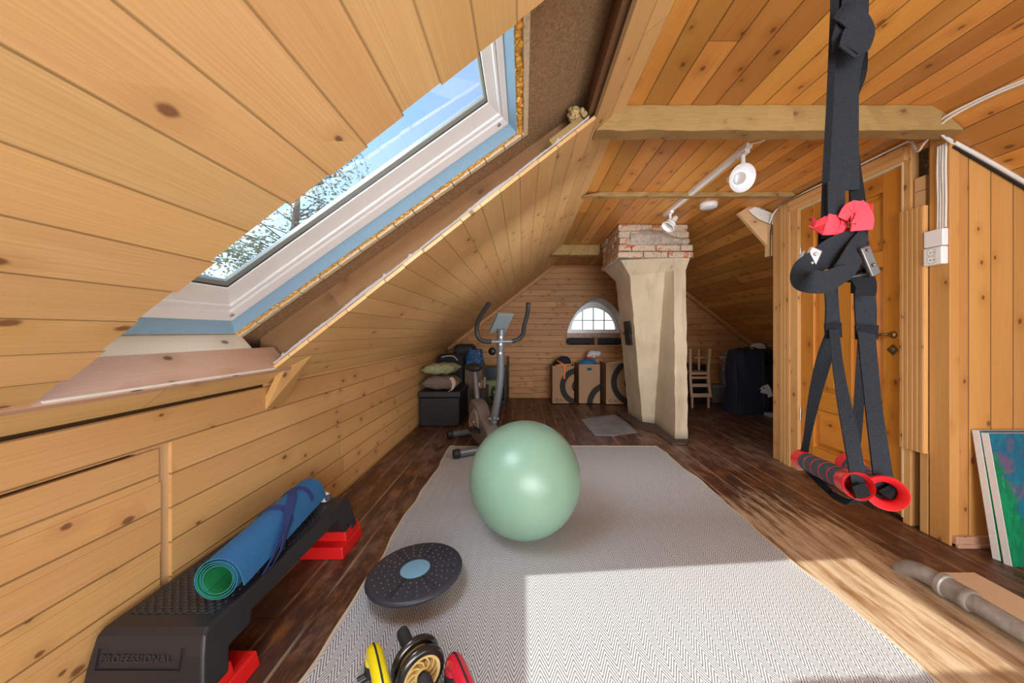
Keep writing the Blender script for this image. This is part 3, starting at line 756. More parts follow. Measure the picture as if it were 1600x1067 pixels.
# ---------------------------------------------------------------- rolled mat with straps
M_mat=plain('blue_mat_foam',srgb(38,98,148),.75,noise=.10,ns=120,bump=.25)
M_matg=plain('green_mat_foam',srgb(22,130,72),.7,noise=.08,ns=120,bump=.2)
M_strapb=plain('navy_webbing',srgb(38,56,112),.85,noise=.15,ns=250,bump=.3)
pa=V((-.965,1.075,.2535));pb=V((-1.045,1.665,.2535));ax=(pb-pa).normalized();sd=V((ax.y,-ax.x,0))   # sd points right (+x)
yr=thing('yoga_mat','rolled blue exercise mat with green inside lying on the step platform','exercise mat',tuple((pa+pb)/2))
RO=.066
def spiral(n=150):
    out=[];t0=2*PI*3.55
    for i in range(n+1):
        th=t0*i/n;r=.040+(RO-.040)*i/n
        out.append((r*math.cos(PI*.20-th+t0+PI*.0),r*math.sin(PI*.20-th+t0)))
    return out
sp=spiral()[::-1]      # starts outside
sp=sp[::-1]
# outer end: leaves the roll on the right side and hangs down as a flap
ex,ez=sp[-1]
flap=[(ex+.012,ez-.022),(ex+.019,ez-.045),(ex+.024,ez-.066)]
full=sp+flap
ctr=V((0,0,RO))
def mp(c,t,inset=0.0): return pa+ax*(t*(pb-pa).length)+sd*c[0]+V((0,0,1))*(c[1]+RO)
def offs(pl,d):
    out=[]
    for i in range(len(pl)):
        a=pl[max(i-1,0)];b=pl[min(i+1,len(pl)-1)];tx,tz=b[0]-a[0],b[1]-a[1];l=math.hypot(tx,tz) or 1
        out.append((pl[i][0]-tz/l*d,pl[i][1]+tx/l*d))
    return out
oa,ob_=offs(full,.0016),offs(full,-.0016)
ra=sum(math.hypot(*p) for p in oa[20:60]);rb=sum(math.hypot(*p) for p in ob_[20:60])
outer,inner=(oa,ob_) if ra>rb else (ob_,oa)
def sheetroll(a,b,nm,mat,t0=0,t1=1,par=None):
    q=MB();n=len(a);vs=[]
    nl=10
    for j in range(nl+1):
        t=t0+(t1-t0)*j/nl
        for i in range(n):
            dt=.012*math.sin(i*.05)*(1 if j in(0,nl) else 0)
            vs+= [mp(a[i],t+dt*.3),mp(b[i],t+dt*.3)]
    w=2*n;fs=[]
    for j in range(nl):
        for i in range(n-1):
            for k in range(2):
                p=j*w+2*i+k;fs.append((p,p+2,p+w+2,p+w))
    for j in(0,nl):
        for i in range(n-1):
            p=j*w+2*i;fs.append((p,p+1,p+3,p+2))
    for e in(0,n-1):
        for j in range(nl):
            p=j*w+2*e;fs.append((p,p+1,p+w+1,p+w))
    q.add(vs,fs);return q.build(nm,mat,par,60)
mid=[((a[0]+b[0])/2,(a[1]+b[1])/2) for a,b in zip(outer,inner)]
sheetroll(outer,mid,'outer_layer',M_mat,par=yr);sheetroll(mid,inner,'inner_layer',M_matg,.001,.999,par=yr)
def band(t,w,r=RO+.003,a0=0,a1=2*PI,slant=0.0,nm='strap'):
    q=MB();pts=[];sds=[]
    for i in range(41):
        a=a0+(a1-a0)*i/40
        pts.append(mp((r*math.cos(a),r*math.sin(a)),t+slant*math.sin(a)));sds.append(ax*w/2)
    q.ribbon(pts,sds,.0022);return q.build(nm,M_strapb,yr,50)
band(.50,.036,a0=-1.2,a1=PI+1.1,slant=.03);band(.80,.03,a0=-1.2,a1=PI+1.1,slant=.02)
def Lp(r,a,t): return mp((r*math.cos(a),r*math.sin(a)),t)
q=MB();pts=cr([Lp(RO+.005,1.9,.80),Lp(RO+.006,1.45,.72),Lp(RO+.010,1.1,.62),Lp(RO+.012,.75,.50),Lp(RO+.016,.2,.36),Lp(RO+.022,-.35,.25),Lp(RO+.03,-.75,.21),Lp(RO+.034,-.75,.26),Lp(RO+.026,-.35,.33),Lp(RO+.012,.15,.42),Lp(RO+.006,.45,.50)],7)
sds=[]
for i_ in range(len(pts)):
    tt=(V(pts[min(i_+1,len(pts)-1)])-V(pts[max(i_-1,0)])).normalized()
    rr=V(pts[i_])-(pa+V((0,0,RO)));rr=rr-ax*rr.dot(ax);rr.normalize()
    sds.append(tt.cross(rr).normalized()*.017)
for i_ in range(1,len(sds)):
    if sds[i_].dot(sds[i_-1])<0: sds[i_]=-sds[i_]
q.ribbon(pts,sds,.002);q.build('carry_loop',M_strapb,yr,60)
# white bottle at the far end of the step
bo=thing('bottle','small white bottle with dark cap lying behind the rolled mat','bottle',(-.99,1.705,.2535))
c0=V((-1.03,1.712,.278));d=V((1,-.28,0)).normalized()
MB().lathe([(0,0),(.021,.001),(.0245,.008),(.0245,.046),(.021,.056),(.014,.060)],c0,d,24).build('body',plain('off_white_plastic',(.74,.73,.68),.4),bo,40)
MB().lathe([(.015,.059),(.0155,.074),(.013,.076),(0,.076)],c0,d,20).build('cap',plain('dark_grey_plastic',(.07,.07,.08),.4),bo,40)
# ---------------------------------------------------------------- balance board
wb=thing('balance_board','round black balance board with blue centre, tilted on the rug','balance board',(-.458,1.452,RT))
cb=V((-.458,1.452,.094));nb=V((-.045,.03,1)).normalized()
s1,n1=frame(nb)
m=MB();m.lathe([(0,.0),(.06,.0),(.061,.0),(.186,.0),(.194,-.003),(.1975,-.010),(.195,-.017),(.184,-.021),(0,-.021)],cb,nb,72)
for k in range(6):
    a=2*PI*k/6+.30;dv=s1*math.cos(a)+n1*math.sin(a);tv=nb.cross(dv)
    for o_ in(-.0045,.0045): m.bar(cb+dv*.068+tv*o_*.8+nb*.0008,cb+dv*.178+tv*o_*1.5+nb*.0008,.0018,.003,up=nb)
m.build('disc',plain('charcoal_plastic',(.026,.029,.041),.42,noise=.15,ns=50),wb,50)
m=MB()
for k in range(24):
    a=2*PI*(k+.5)/24+.30
    if k%4==3 and False: continue
    for j in range(4):
        r=.088+.025*j+(.006 if k%2 else 0)
        m.ball(cb+(s1*math.cos(a)+n1*math.sin(a))*r+nb*.0005,(.0042,.0042,.0028),8,6)
m.build('grip_studs',plain('stud_grey',(.06,.062,.075),.28),wb,80)
MB().lathe([(0,.0012),(.058,.0012),(.061,.0006),(.061,-.002)],cb,nb,48).build('centre_pad',plain('pale_blue_pad',srgb(108,152,176),.6,noise=.05,ns=80),wb,40)
m=MB();m.lathe([(.10,-.019),(.098,-.03),(.085,-.055),(.06,-.073),(.03,-.0815),(0,-.083)],cb,nb,40);m.build('dome_base',M_blackrub,wb,60)
# ---------------------------------------------------------------- ab wheel
aw=thing('ab_wheel','black double ab wheel with gold spokes lying between two push-up handles','exercise wheel',(-.33,1.05,RT))
ac=V((-.318,1.035,RT+.0755));ad=V((-.60,.80,.0)).normalized()     # towards the far handle
def tyre(o,s):
    k=.85;pr=[]
    for i in range(17):
        a=PI*i/16;pr.append(((.071+.017*math.sin(a))*k,-.013*math.cos(a)))
    pr=[(.064*k,-.013)]+pr+[(.064*k,.013),(.064*k,-.013)]
    b=MB();b.lathe(pr,ac+ad*o,ad,56);b.build('tyre',plain('glossy_black_tyre',(.012,.012,.013),.18,coat=.4),aw,50)
    b=MB();b.lathe([(.056*k,-.012),(.0655*k,-.0145),(.0655*k,.0145),(.056*k,.012),(.056*k,-.012)],ac+ad*o,ad,56)
    b.lathe([(.014,-.012),(.022,-.012),(.022,.012),(.014,.012)],ac+ad*o,ad,24)
    e1,e2=frame(ad)
    for k_ in range(10):
        a0=2*PI*k_/10;pts=[]
        for j in range(9):
            t=j/8;rr=.018+.032*t;a=a0+s*(.75*t*t+.1*t)
            pts.append(ac+ad*o+(e1*math.cos(a)+e2*math.sin(a))*rr)
        b.ribbon(pts,[ad*.0095]*9,.0032)
    b.build('spoked_hub',M_gold,aw,50)
M_gold=plain('gold_plastic',(.62,.45,.17),.35,noise=.05,ns=60)
tyre(-.022,1);tyre(.022,1)
MB().tube([ac-ad*.06,ac+ad*.06],.0085,14).build('axle',M_metal,aw,40)
for s in(-1,1):
    b=MB();b.lathe([(.010,.045),(.0205,.047),(.0195,.075),(.0185,.0752),(.0185,.0775),(.0195,.078),(.0195,.097),(.0185,.0972),(.0185,.0995),(.0195,.10),(.0205,.142),(.0185,.152),(.012,.156),(0,.157)],ac,ad*s,28)
    b.build('handle',plain('black_foam_grip',(.020,.021,.026),.7,noise=.15,ns=200),aw,40)
# ---------------------------------------------------------------- push-up handles
def pushup(name,p,d,hcol,label,group=None):
    d=V(d).normalized();p=V(p);s=V((d.y,-d.x,0))
    t=thing(name,label,'push-up handle',(p.x,p.y,RT))
    hgt=.126-RT
    arc=[(-.100,.050),(-.095,.085),(-.072,.110),(-.03,.119),(.03,.119),(.072,.110),(.095,.085),(.100,.050)]
    pts=[p*1+d*a+V((0,0,RT+z)) for a,z in cr(arc,6)]
    m=MB();m.tube(pts,.0225,18);m.build('grip',plain(name+'_'+label.split()[0],hcol,.28,coat=.3),t,60)
    st=[V(q) for q in pts];nst=[]
    for i,q in enumerate(st):
        tt=(st[min(i+1,len(st)-1)]-st[max(i-1,0)]).normalized();nn=s.cross(tt);nn=nn if nn.z>0 or abs(nn.z)<.3 and nn.dot(q-p-V((0,0,.07)))>0 else -nn
        nst.append(q+nn*.0222)
    m=MB();m.ribbon(nst,[s*.0028]*len(nst),.0016);m.build('stripe',M_blackrub,t,60)
    for e in(-1,1):
        b=MB();c=p+d*.100*e
        b.tube([c+V((0,0,RT+.062)),c+V((0,0,RT+.03))+d*.004*e,c+V((0,0,RT+.014))+d*.006*e],[.0240,.024,.019],16)
        b.tube(cr([c+d*.006*e-s*.042+V((0,0,RT+.012)),c+d*.006*e-s*.03+V((0,0,RT+.014)),c+d*.006*e+V((0,0,RT+.017)),c+d*.006*e+s*.03+V((0,0,RT+.014)),c+d*.006*e+s*.042+V((0,0,RT+.012))],5),.0115,12)
        b.build('foot',M_black,t,60)
    return t
pushup('push_up_handle',(-.417,.985,0),(.54,-.84,0),srgb(235,218,20),'yellow push-up handle with black stripe at the front of the rug')
pushup('push_up_handle',(-.165,.952,0),(.50,-.87,0),srgb(205,22,55),'red push-up handle with dark stripe at the front of the rug')
# ---------------------------------------------------------------- suspension trainer
M_web=plain('black_webbing',(.012,.016,.022),.85,noise=.35,ns=420,bump=.5,spec=.25)
M_webk=plain('soft_black_webbing',(.006,.007,.009),.9,noise=.3,ns=300,bump=.4,spec=.2)
M_redf=plain('red_fabric',(.62,.03,.055),.7,noise=.12,ns=220,bump=.3)
M_redp=plain('red_moulded_plastic',(.66,.02,.03),.3,noise=.04,ns=60,coat=.2)
M_grip=plain('grey_foam_grip',(.045,.055,.075),.85,noise=.25,ns=260,bump=.5)
sx=thing('suspension_trainer','black strap suspension trainer with two red-ended foam handles hanging before the door','exercise straps',tuple(W(1330,30,.5)))
def strap(pts,nm='strap',mat=M_web,th=.0022,n=6,par=None):
    """pts: (u,v,Y,width px,turn) - a webbing band through these points of space"""
    cc=cr(pts,n);P_=[W(u,v,Y) for u,v,Y,w,a in cc];S_=[]
    for i,(u,v,Y,w,a) in enumerate(cc):
        t=(P_[min(i+1,len(P_)-1)]-P_[max(i-1,0)]).normalized()
        f=V((math.sin(a),math.cos(a),0));s=t.cross(f)
        if s.length<1e-4: s=V((1,0,0))
        S_.append(s.normalized()*w*Y/F/2)
    m=MB();m.ribbon(P_,S_,th);return m.build(nm,mat,par or sx,40)
def mesh_edge(*a): pass
strap([(1318,-618,.505,14,.9),(1306,-300,.50,10,.9),(1305,-110,.50,10,.9),(1304,0,.50,10,.9),(1300,90,.50,9,.9),(1296,180,.50,9,.9),(1291,270,.495,9,.9),(1289,345,.492,10,.8),(1291,372,.49,12,.6)])
strap([(1326,-618,.505,30,.2),(1337,-300,.51,32,.2),(1338,-110,.51,34,.2),(1336,0,.51,36,.2),(1330,70,.508,40,.2),(1322,120,.505,38,.1),(1318,190,.50,44,.05),(1316,250,.50,50,0),(1316,297,.50,52,0)])
strap([(1322,-618,.51,28,.3),(1325,-300,.515,30,.3),(1327,-110,.515,30,.3),(1330,20,.515,34,.3),(1342,90,.512,20,.8),(1336,150,.51,26,-.7),(1331,210,.508,26,-.4),(1336,270,.507,24,-.2),(1341,330,.506,26,0),(1342,372,.506,27,0)],mat=M_webk)
strap([(1314,40,.498,14,.9),(1318,70,.488,38,.2),(1333,34,.482,44,.1),(1347,48,.484,36,.1),(1338,62,.479,50,0),(1322,82,.478,30,0)],nm='knot_loop')
strap([(1309,18,.485,22,.4),(1328,22,.478,38,.1),(1348,50,.480,30,.1),(1330,78,.477,24,.1)],nm='knot_loop',n=7)
strap([(1306,285,.488,27,0),(1306,310,.486,27,0),(1306,338,.486,26,0)],nm='tab')
ap=V((.478,.506,S(.478)))
m=MB();m.obox(ap-nS*.004,(.79,0,.61),(0,1,0),nS,.035,.02,.003);m.tube([ap-nS*.004+V((0,.022*math.cos(t),-.014+.022*math.sin(t))) for t in [2*PI*i/20 for i in range(21)]],.004,10)
m.build('ceiling_anchor',M_metal,sx,40)
# red keepers
strap([(1277,352,.498,34,0),(1290,351,.482,34,0),(1307,351,.484,30,0),(1320,348,.498,28,.0)],nm='red_keeper',mat=M_redf)
strap([(1276,346,.486,24,.7),(1282,352,.482,22,.3)],nm='red_keeper',mat=M_redf)
strap([(1322,345,.484,30,0),(1335,332,.478,38,0),(1347,342,.477,36,0),(1345,360,.481,34,0)],nm='red_keeper',mat=M_redf)
strap([(1341,326,.492,28,.2),(1352,332,.495,26,.2),(1363,331,.49,24,.5)],nm='red_keeper',mat=M_redf)
strap([(1318,338,.490,12,0),(1317,352,.486,10,0),(1309,366,.482,8,0),(1303,377,.482,8,0)],nm='red_tongue',mat=M_redf)
# left and right webbing behind the buckles
strap([(1293,350,.50,28,0),(1293,380,.50,29,0),(1290,420,.50,28,0)],mat=M_webk)
strap([(1337,355,.505,30,0),(1340,385,.505,34,0),(1346,420,.505,34,0),(1347,460,.50,34,0)],mat=M_webk)
# folded loops of surplus webbing
strap([(1346,366,.492,20,.1),(1326,380,.482,38,.0),(1300,392,.472,40,.0),(1276,408,.462,36,.0),(1258,419,.452,32,.3),(1256,436,.438,34,.9),(1270,440,.430,36,.3),(1290,440,.434,34,0),(1312,430,.446,28,0),(1328,424,.46,22,0)],nm='folded_loop',n=8)
strap([(1350,364,.486,16,.1),(1340,382,.476,26,.0),(1331,402,.466,34,.0),(1320,420,.458,34,0),(1306,432,.462,26,.0),(1296,436,.475,20,.0)],nm='folded_loop',n=8)
# cam buckles
def buckle(cu,cv,Y,ang,l,w,mat,nm='buckle'):
    c=W(cu,cv,Y);a=V((math.cos(ang),0,math.sin(ang)));b=V((-math.sin(ang),0,math.cos(ang)));y=V((0,1,0))
    m=MB();m.obox(c,a,b,y,l,w,.003);m.obox(c+y*.014,a,b,y,l*.9,w*.8,.003)
    m.tube([c-y*.006+a*l*.3,c+y*.02+a*l*.3],.0028,12);m.tube([c-y*.006-a*l*.75,c+y*.02-a*l*.75],.0022,12)
    return m.build(nm,mat,sx,40,bevel=.0018)
buckle(1269,402,.462,1.15,.0125,.008,plain('silver_buckle',(.55,.58,.62),.3,metal=.7))
buckle(1358,408,.468,-1.18,.021,.0072,plain('gunmetal_buckle',(.16,.16,.16),.35,metal=.7))
m=MB();m.tube([W(1318,424,.478),W(1352,418,.478)],.0028,12).tube([W(1322,434,.476),W(1356,427,.476)],.0022,12);m.build('buckle_bar',plain('dark_steel',(.08,.08,.085),.3,metal=.8),sx,40)
strap([(1330,428,.488,30,0),(1342,428,.478,34,0),(1352,444,.478,34,0),(1351,462,.48,33,0)],nm='strap_sleeve',mat=M_webk)
# long straps down to the handles
strap([(1294,425,.50,20,.1),(1298,450,.50,19,.1),(1300,480,.50,20,0),(1301,510,.50,24,0),(1302,524,.50,25,0)])
strap([(1301,505,.496,26,0),(1303,528,.496,24,0)],nm='stitched_joint',mat=M_webk)
strap([(1350,455,.50,31,0),(1352,480,.50,31,.1),(1353,505,.50,32,0),(1354,530,.50,30,0)])
strap([(1354,508,.495,36,0),(1354,530,.495,34,0)],nm='stitched_joint',mat=M_webk)
# left handle: two legs
strap([(1300,520,.505,16,.3),(1288,560,.52,20,.3),(1275,610,.55,16,.5),(1267,650,.575,12,.7),(1261,684,.59,9,1.0),(1257,706,.60,10,1.1)])
strap([(1303,515,.49,12,.5),(1309,570,.48,13,.5),(1317,620,.47,16,.4),(1327,670,.455,20,.25),(1337,725,.445,22,.1),(1341,757,.445,20,.1)])
# right handle: two legs
strap([(1350,525,.51,14,.6),(1346,580,.53,13,.6),(1342,630,.55,12,.7),(1338,680,.57,12,.7),(1333,722,.585,12,.8)])
strap([(1353,520,.49,26,.1),(1358,570,.475,24,.15),(1364,630,.465,22,.2),(1372,690,.455,26,.1),(1379,740,.447,30,.0),(1385,764,.447,30,.0)])
def handle(a,b,r,flr,knob):
    h=bpy.data.objects.new('handle',None);C.objects.link(h);h.parent=sx;h.location=a-V(sx.location)
    ax=(b-a);L=ax.length;ax.normalize()
    m=MB();pr=[(r*.55,.012)]
    n=5
    for k in range(n):
        z0=.014+(L-.028)*k/n;z1=.014+(L-.028)*(k+1)/n
        pr+=[(r*.90,z0),(r,z0+.003),(r*1.03,(z0+z1)/2),(r,z1-.0035),(r*.90,z1-.0005)]
    pr+=[(r*.55,L-.012)]
    m.lathe(pr,a,ax,28);m.build('foam_grip',M_grip,h,60)
    m=MB()
    for k in range(1,n): z=.014+(L-.028)*k/n;m.lathe([(r*.9,z-.0016),(r*1.0,z-.0012),(r*1.0,z+.0006),(r*.9,z+.001)],a,ax,28)
    m.build('red_rings',M_redp,h,50)
    for (o,d,f) in((a,-ax,.95),(b,ax,1.0)):
        m=MB();R=r*1.06*f
        m.lathe([(R*.93,-.020),(R*1.02,-.018),(R*1.03,-.004),(R*flr,.004),(R*flr*1.02,.008),(R*flr*.96,.010),(R*.80,.004),(R*.72,-.004),(R*.70,-.03),(0,-.03)],o,d,36)
        m.build('end_cap',M_redp,h,50)
    return h
h1=handle(W(1256,719,.60),W(1336,757,.447),.0148,1.10,0)
h2=handle(W(1330,728,.585),W(1382,768,.44),.0150,1.32,0)
# webbing that runs below and through the handles
strap([(1250,722,.60,12,.2),(1275,748,.55,10,.3),(1305,775,.50,10,.3),(1330,785,.455,14,.2),(1347,776,.437,22,.1),(1340,757,.438,20,0)],nm='under_strap',mat=M_webk)
strap([(1385,760,.440,30,.0),(1394,768,.436,24,.2),(1404,772,.436,16,.4)],nm='under_strap',mat=M_webk)
# ---------------------------------------------------------------- exercise bike
bk=thing('exercise_bike','grey exercise bike with curved handlebars standing behind the green ball','exercise bike',(-.36,3.2,0))
M_gun=plain('grey_metal_paint',(.15,.17,.19),.35,metal=.3,noise=.05,ns=40,coat=.2)
M_body=plain('brown_grey_shell',(.155,.135,.122),.4,noise=.06,ns=30)
M_pale=plain('champagne_cover',(.55,.45,.34),.4,metal=.2)
M_bark=plain('black_grip_foam',(.022,.022,.025),.6,noise=.2,ns=200)
fa=V((-.46,.89,0)).normalized();fs_=V((fa.y,-fa.x,0))      # rearwards, sideways (towards +x)
bo_=V((-.335,3.17,0))
def B(t,s,z): return bo_+fa*t+fs_*s+V((0,0,z))
ol=[(-.14,.10),(-.17,.17),(-.13,.235),(-.03,.285),(.05,.33),(.12,.40),(.20,.43),(.29,.43),(.34,.36),(.35,.26),(.33,.15),(.25,.07),(.12,.045),(-.06,.055)]
cl=cr([(a,b) for a,b in ol]+[ol[0]],5)[:-1]
m=MB();m.prism([B(t,-.062,z) for t,z in cl],fs_*.124);m.build('body_shell',M_body,bk,50,bevel=.022,seg=4)
cc=B(.17,-.064,.235)
m=MB();m.lathe([(.0,.012),(.085,.012),(.118,.010),(.128,.0),(.128,-.02)],cc,-fs_,40);m.build('crank_cover',plain('grey_disc',(.25,.22,.21),.4),bk,40)
m=MB();m.lathe([(.108,.010),(.114,.015),(.121,.010)],cc,-fs_,40);m.lathe([(0,.02),(.02,.02),(.022,.0)],cc,-fs_,20);m.build('cover_trim',M_metal,bk,40)
m=MB();m.bar(cc-fs_*.03,cc-fs_*.03+fa*-.08+V((0,0,-.06)),.022,.012);cr_=m.build('crank',M_metal,bk,0,bevel=.003)
pc=cc-fs_*.075+fa*-.085+V((.055,.0,-.05))
m=MB();m.obox(pc,fa,fs_,(0,0,1),.055,.045,.011);m.tube(cr([pc-fa*.05+fs_*.04+V((0,0,.01)),pc-fa*.02+V((0,0,.03)),pc+fa*.03-fs_*.02+V((0,0,.03)),pc+fa*.05-fs_*.04+V((0,0,.01))],4),.007,8);m.build('pedal',M_black,bk,40,bevel=.005)
m=MB();pc2=cc+fs_*.22+fa*.085+V((0,0,.062));m.obox(pc2,fa,fs_,(0,0,1),.055,.045,.011);m.bar(pc2-fs_*.06,cc+fs_*.16,.02,.012);m.build('pedal',M_black,bk,40,bevel=.005)
ms=[W(u,v,Y) for u,v,Y in cr([(770,668,3.12),(772.5,650,3.11),(777,625,3.10),(780.5,600,3.09),(782,575,3.08),(782,545,3.06),(783,515,3.04)],5)]
m=MB();m.tube(ms,.034,20);m.build('mast',M_gun,bk,50)
for (u,v,Y) in((782.5,527,3.012),(782,538,3.018),(781.5,552,3.028),(765.5,654,3.09),(773,653.5,3.075),(778,654,3.09),(773,660,3.075)):
    m=MB();m.lathe([(0,.009),(.010,.008),(.012,.0),(.011,-.01)],W(u,v,Y),(0,-1,0),14);m.build('bolt',M_metal,bk,40)
m=MB();m.lathe([(.052,0),(.05,.02),(.036,.03)],ms[0]-V((0,0,.015)),V((.05,0,1)),24);m.build('mast_collar',M_body,bk,40)
bp=[(783,533.5,3.035),(772,533.7,3.02),(760,533.5,2.99),(752,531.5,2.965),(747,526,2.95),(745,518,2.945),(746.2,505,2.92),(752,492,2.88),(758,483,2.85),(763.5,474.5,2.82)]
bq=[(783,533.5,3.035),(796,533.4,3.05),(805,532,3.065),(812.5,528,3.07),(817.5,521,3.06),(819.5,508,3.03),(823,495,3.0),(825,484,2.97),(825.3,474.5,2.95)]
for q in(bp,bq):
    pts=[W(*p) for p in cr(q,5)];k=len(pts)
    m=MB();m.tube(pts[:8],.0155,14);m.build('handlebar',M_gun,bk,50)
    m=MB();m.tube(pts[7:],.0195,14);m.tube(pts[-2:-1]+[pts[-1]+(pts[-1]-pts[-2]).normalized()*.006],.0205,14);m.build('handlebar_grip',M_bark,bk,50)
wv=V((.905,.425,0));uvv=V((.082,-.11,.165))
c_=W(783.5,504.5,3.03)
m=MB();nn=wv.cross(uvv).normalized();m.obox(c_,wv.normalized(),uvv.normalized(),nn,.076,uvv.length/2,.014);m.build('console',plain('console_grey',(.17,.205,.215),.45),bk,0,bevel=.006,seg=3)
m=MB();m.obox(c_-nn*.0145 if nn.y<0 else c_+nn*.0145,wv.normalized(),uvv.normalized(),nn,.074,uvv.length/2*.96,.004);m.build('console_face',plain('console_cream',(.6,.48,.36),.5),bk,0,bevel=.003)
fn=nn if nn.y<0 else -nn
for (a,b) in((-.03,-.05),(.035,-.05),(.012,.015),(.008,.03),(-.05,-.07)): MB().lathe([(0,.0035),(.0045,.003),(.005,-.002)],c_+wv.normalized()*a+uvv.normalized()*b+fn*.014,fn,10).build('screw',M_metal,bk,40)
sp0=W(749,648,3.42);sp1=W(746,627,3.46);sp2=W(741.5,577,3.55)
m=MB();m.tube([sp0,sp1],[.072,.045],4);m.build('seat_tube_cover',M_pale,bk,0,bevel=.006)
m=MB();m.tube([sp1,sp2],.029,16);m.build('seat_post',plain('dull_grey_post',(.13,.12,.12),.4,metal=.3),bk,50)
def saddle(u,v):
    a=2*PI*u;ph=PI*v;w=.105+.03*math.cos(a*0)
    t=math.cos(a)*math.sin(ph);s=math.sin(a)*math.sin(ph)
    wid=.115*(.62+.38*(t+1)/2)
    return sp2+fa*(t*.13+.01)+fs_*(s*wid)+V((0,0,.02+.045*math.cos(ph)*(1-.25*s*s)))
m=MB();m.grid(saddle,32,14);m.build('saddle',M_blackrub,bk,60)
def stab(c,half,nm):
    m=MB();m.tube([c-fs_*half,c+fs_*half],.034,18);m.build(nm,M_gun,bk,50)
    for e in(-1,1):
        m=MB();m.tube([c+fs_*e*(half-.045),c+fs_*e*(half+.012)],.039,18);m.build('end_cap',M_blackrub,bk,50,bevel=.005)
stab(V((-.37,3.055,RT+.040)),.245,'front_stabilizer');stab(B(.52,0,.040),.22,'rear_stabilizer')
MB().bar(V((-.36,3.06,.06)),B(-.05,0,.10),.05,.05).build('floor_frame',M_gun,bk,0,bevel=.006)
MB().bar(B(.3,0,.10),B(.52,0,.05),.05,.05).build('floor_frame',M_gun,bk,0,bevel=.006)
# ---------------------------------------------------------------- ceiling fittings
tl=thing('track_light','white ceiling track with two spotlights, in front of the brick chimney top','track light',(1.33,2.6,ZC-.01))
tx=1.33
MB().box(tx-.018,tx+.018,2.0,3.2,ZC-.030,ZC-.001).box(tx-.006,tx+.006,2.0,3.2,ZC-.033,ZC-.029).build('track',M_white,tl,0,bevel=.003)
m=MB();m.tube(cr([(tx,2.0,ZC-.012),(tx+.04,1.95,ZC-.02),(tx+.07,1.86,ZC-.015),(tx+.1,1.76,ZC-.012)],6),.005,8);m.build('feed_cable',M_wire,tl,60)
M_warm=plain('spot_reflector',(.75,.75,.74),.25,metal=.4)
def spot(y,pos,d,R,nm='spotlight'):
    h=bpy.data.objects.new(nm,None);C.objects.link(h);h.parent=tl;h.location=V((tx,y,ZC))-V(tl.location)
    d=V(d).normalized();p=V(pos)
    m=MB();m.box(tx-.014,tx+.014,y-.04,y+.04,ZC-.05,ZC-.030);m.tube([(tx,y,ZC-.05),(tx,y,ZC-.085)],.012,14);m.tube([(tx,y,ZC-.08),p-d*.02],.007,10);m.ball((tx,y,ZC-.09),.013,12,8)
    m.build('arm',M_white,h,50)
    m=MB();m.lathe([(0,-.065),(.018,-.064),(.024,-.056),(.026,-.01),(.034,.005),(.05,.02),(R*.8,.035),(R,.06),(R*1.03,.061),(R*.98,.066),(R*.94,.06),(R*.75,.04),(.04,.022),(0,.016)],p,d,36);m.build('shade',M_white,h,50)
    m=MB();m.lathe([(0,.050),(.02,.049),(.033,.045),(.035,.03),(.028,.012)],p,d,28);m.build('bulb',M_warm,h,60)
    return h
spot(2.06,W(1150,279,2.10),V((.06,-.80,-.30)),.080)
spot(3.08,W(1050,347,3.06),V((-.62,-.12,-.72)),.060)
sd_=V((1.612,2.96,ZC))
m=MB();m.lathe([(0,-.036),(.055,-.036),(.066,-.031),(.069,-.022),(.069,-.017),(.066,-.016),(.066,-.013),(.071,-.012),(.071,0)],sd_,(0,0,1),40)
o=m.build('smoke_detector',M_white,None,40);tag(o,'round white smoke detector on the ceiling right of the track','smoke detector')
# cable junction board beside the door
cb_=thing('cable_board','slanting pale board with bunched white cables, left of the door top','cable board',tuple(W(1185,345,3.02)))
Yb=3.03
q=[W(1153,333,Yb),W(1203,388,Yb),W(1218,372,Yb),W(1218,355,Yb),W(1180,316,Yb)]
m=MB();m.prism(q,(0,.03,0));m.build('board',M_board,cb_,0,long=(1,0,0))
m=MB();m.prism([W(1201,365,3.01),W(1214,366,3.01),W(1214,400,3.01),W(1201,400,3.01)],(0,.05,0));m.build('block',M_board,cb_,0,bevel=.004,long=(0,0,1))
m=MB();m.prism([W(1172,325,3.04),W(1210,348,3.04),W(1214,312,3.04),W(1190,310,3.04)],(0,.02,0));m.build('box',plain('pale_green_box',(.20,.24,.19),.6),cb_,0,bevel=.004)
for k in range(7):
    j=k*2.4
    m=MB();m.tube([W(*p) for p in cr([(1170+j*.6,328-j*.3,3.02),(1184+j*.5,340-j*.8,3.0),(1200+j*.2,347-j*1.0,2.995),(1214,352-j*1.1,3.0)],5)],.0055,8)
    m.build('cable',M_wire,cb_,60)
# surface cables
def cable(pts,r,name,label,mat=M_wire,cat='cable',group=None):
    m=MB();m.tube([V(p) for p in cr([tuple(p) for p in pts],6)],r,8);o=m.build(name,mat,None,60);return tag(o,label,cat,group)
zc=CT+.006
cable([(XD-.045,2.98,2.05),(XD-.04,2.93,2.13),(XD-.04,2.8,zc+.002),(XD-.04,2.4,zc),(XD-.04,1.98,zc),(XD-.04,1.90,zc-.01),(XD-.05,1.86,2.085),(2.12,1.80,2.10),(2.10,1.74,2.115)],.006,'wall_cable','white cable running along the top of the door casing')
for k in range(2): cable([(2.19+.003*k,1.74,2.075-.014*k),(2.06+.0*k,1.70-.012*k,2.135-.02*k),(2.07,1.55,2.158-.012*k),(2.10,1.35,2.146-.012*k),(2.13,1.15,2.126-.012*k),(2.135,.2,2.122-.012*k),(2.14,-2.4,2.119-.012*k)],.0055,'wall_cable',['upper white cable crossing the right slope from the beam end','lower white cable crossing the right slope from the beam end'][k])
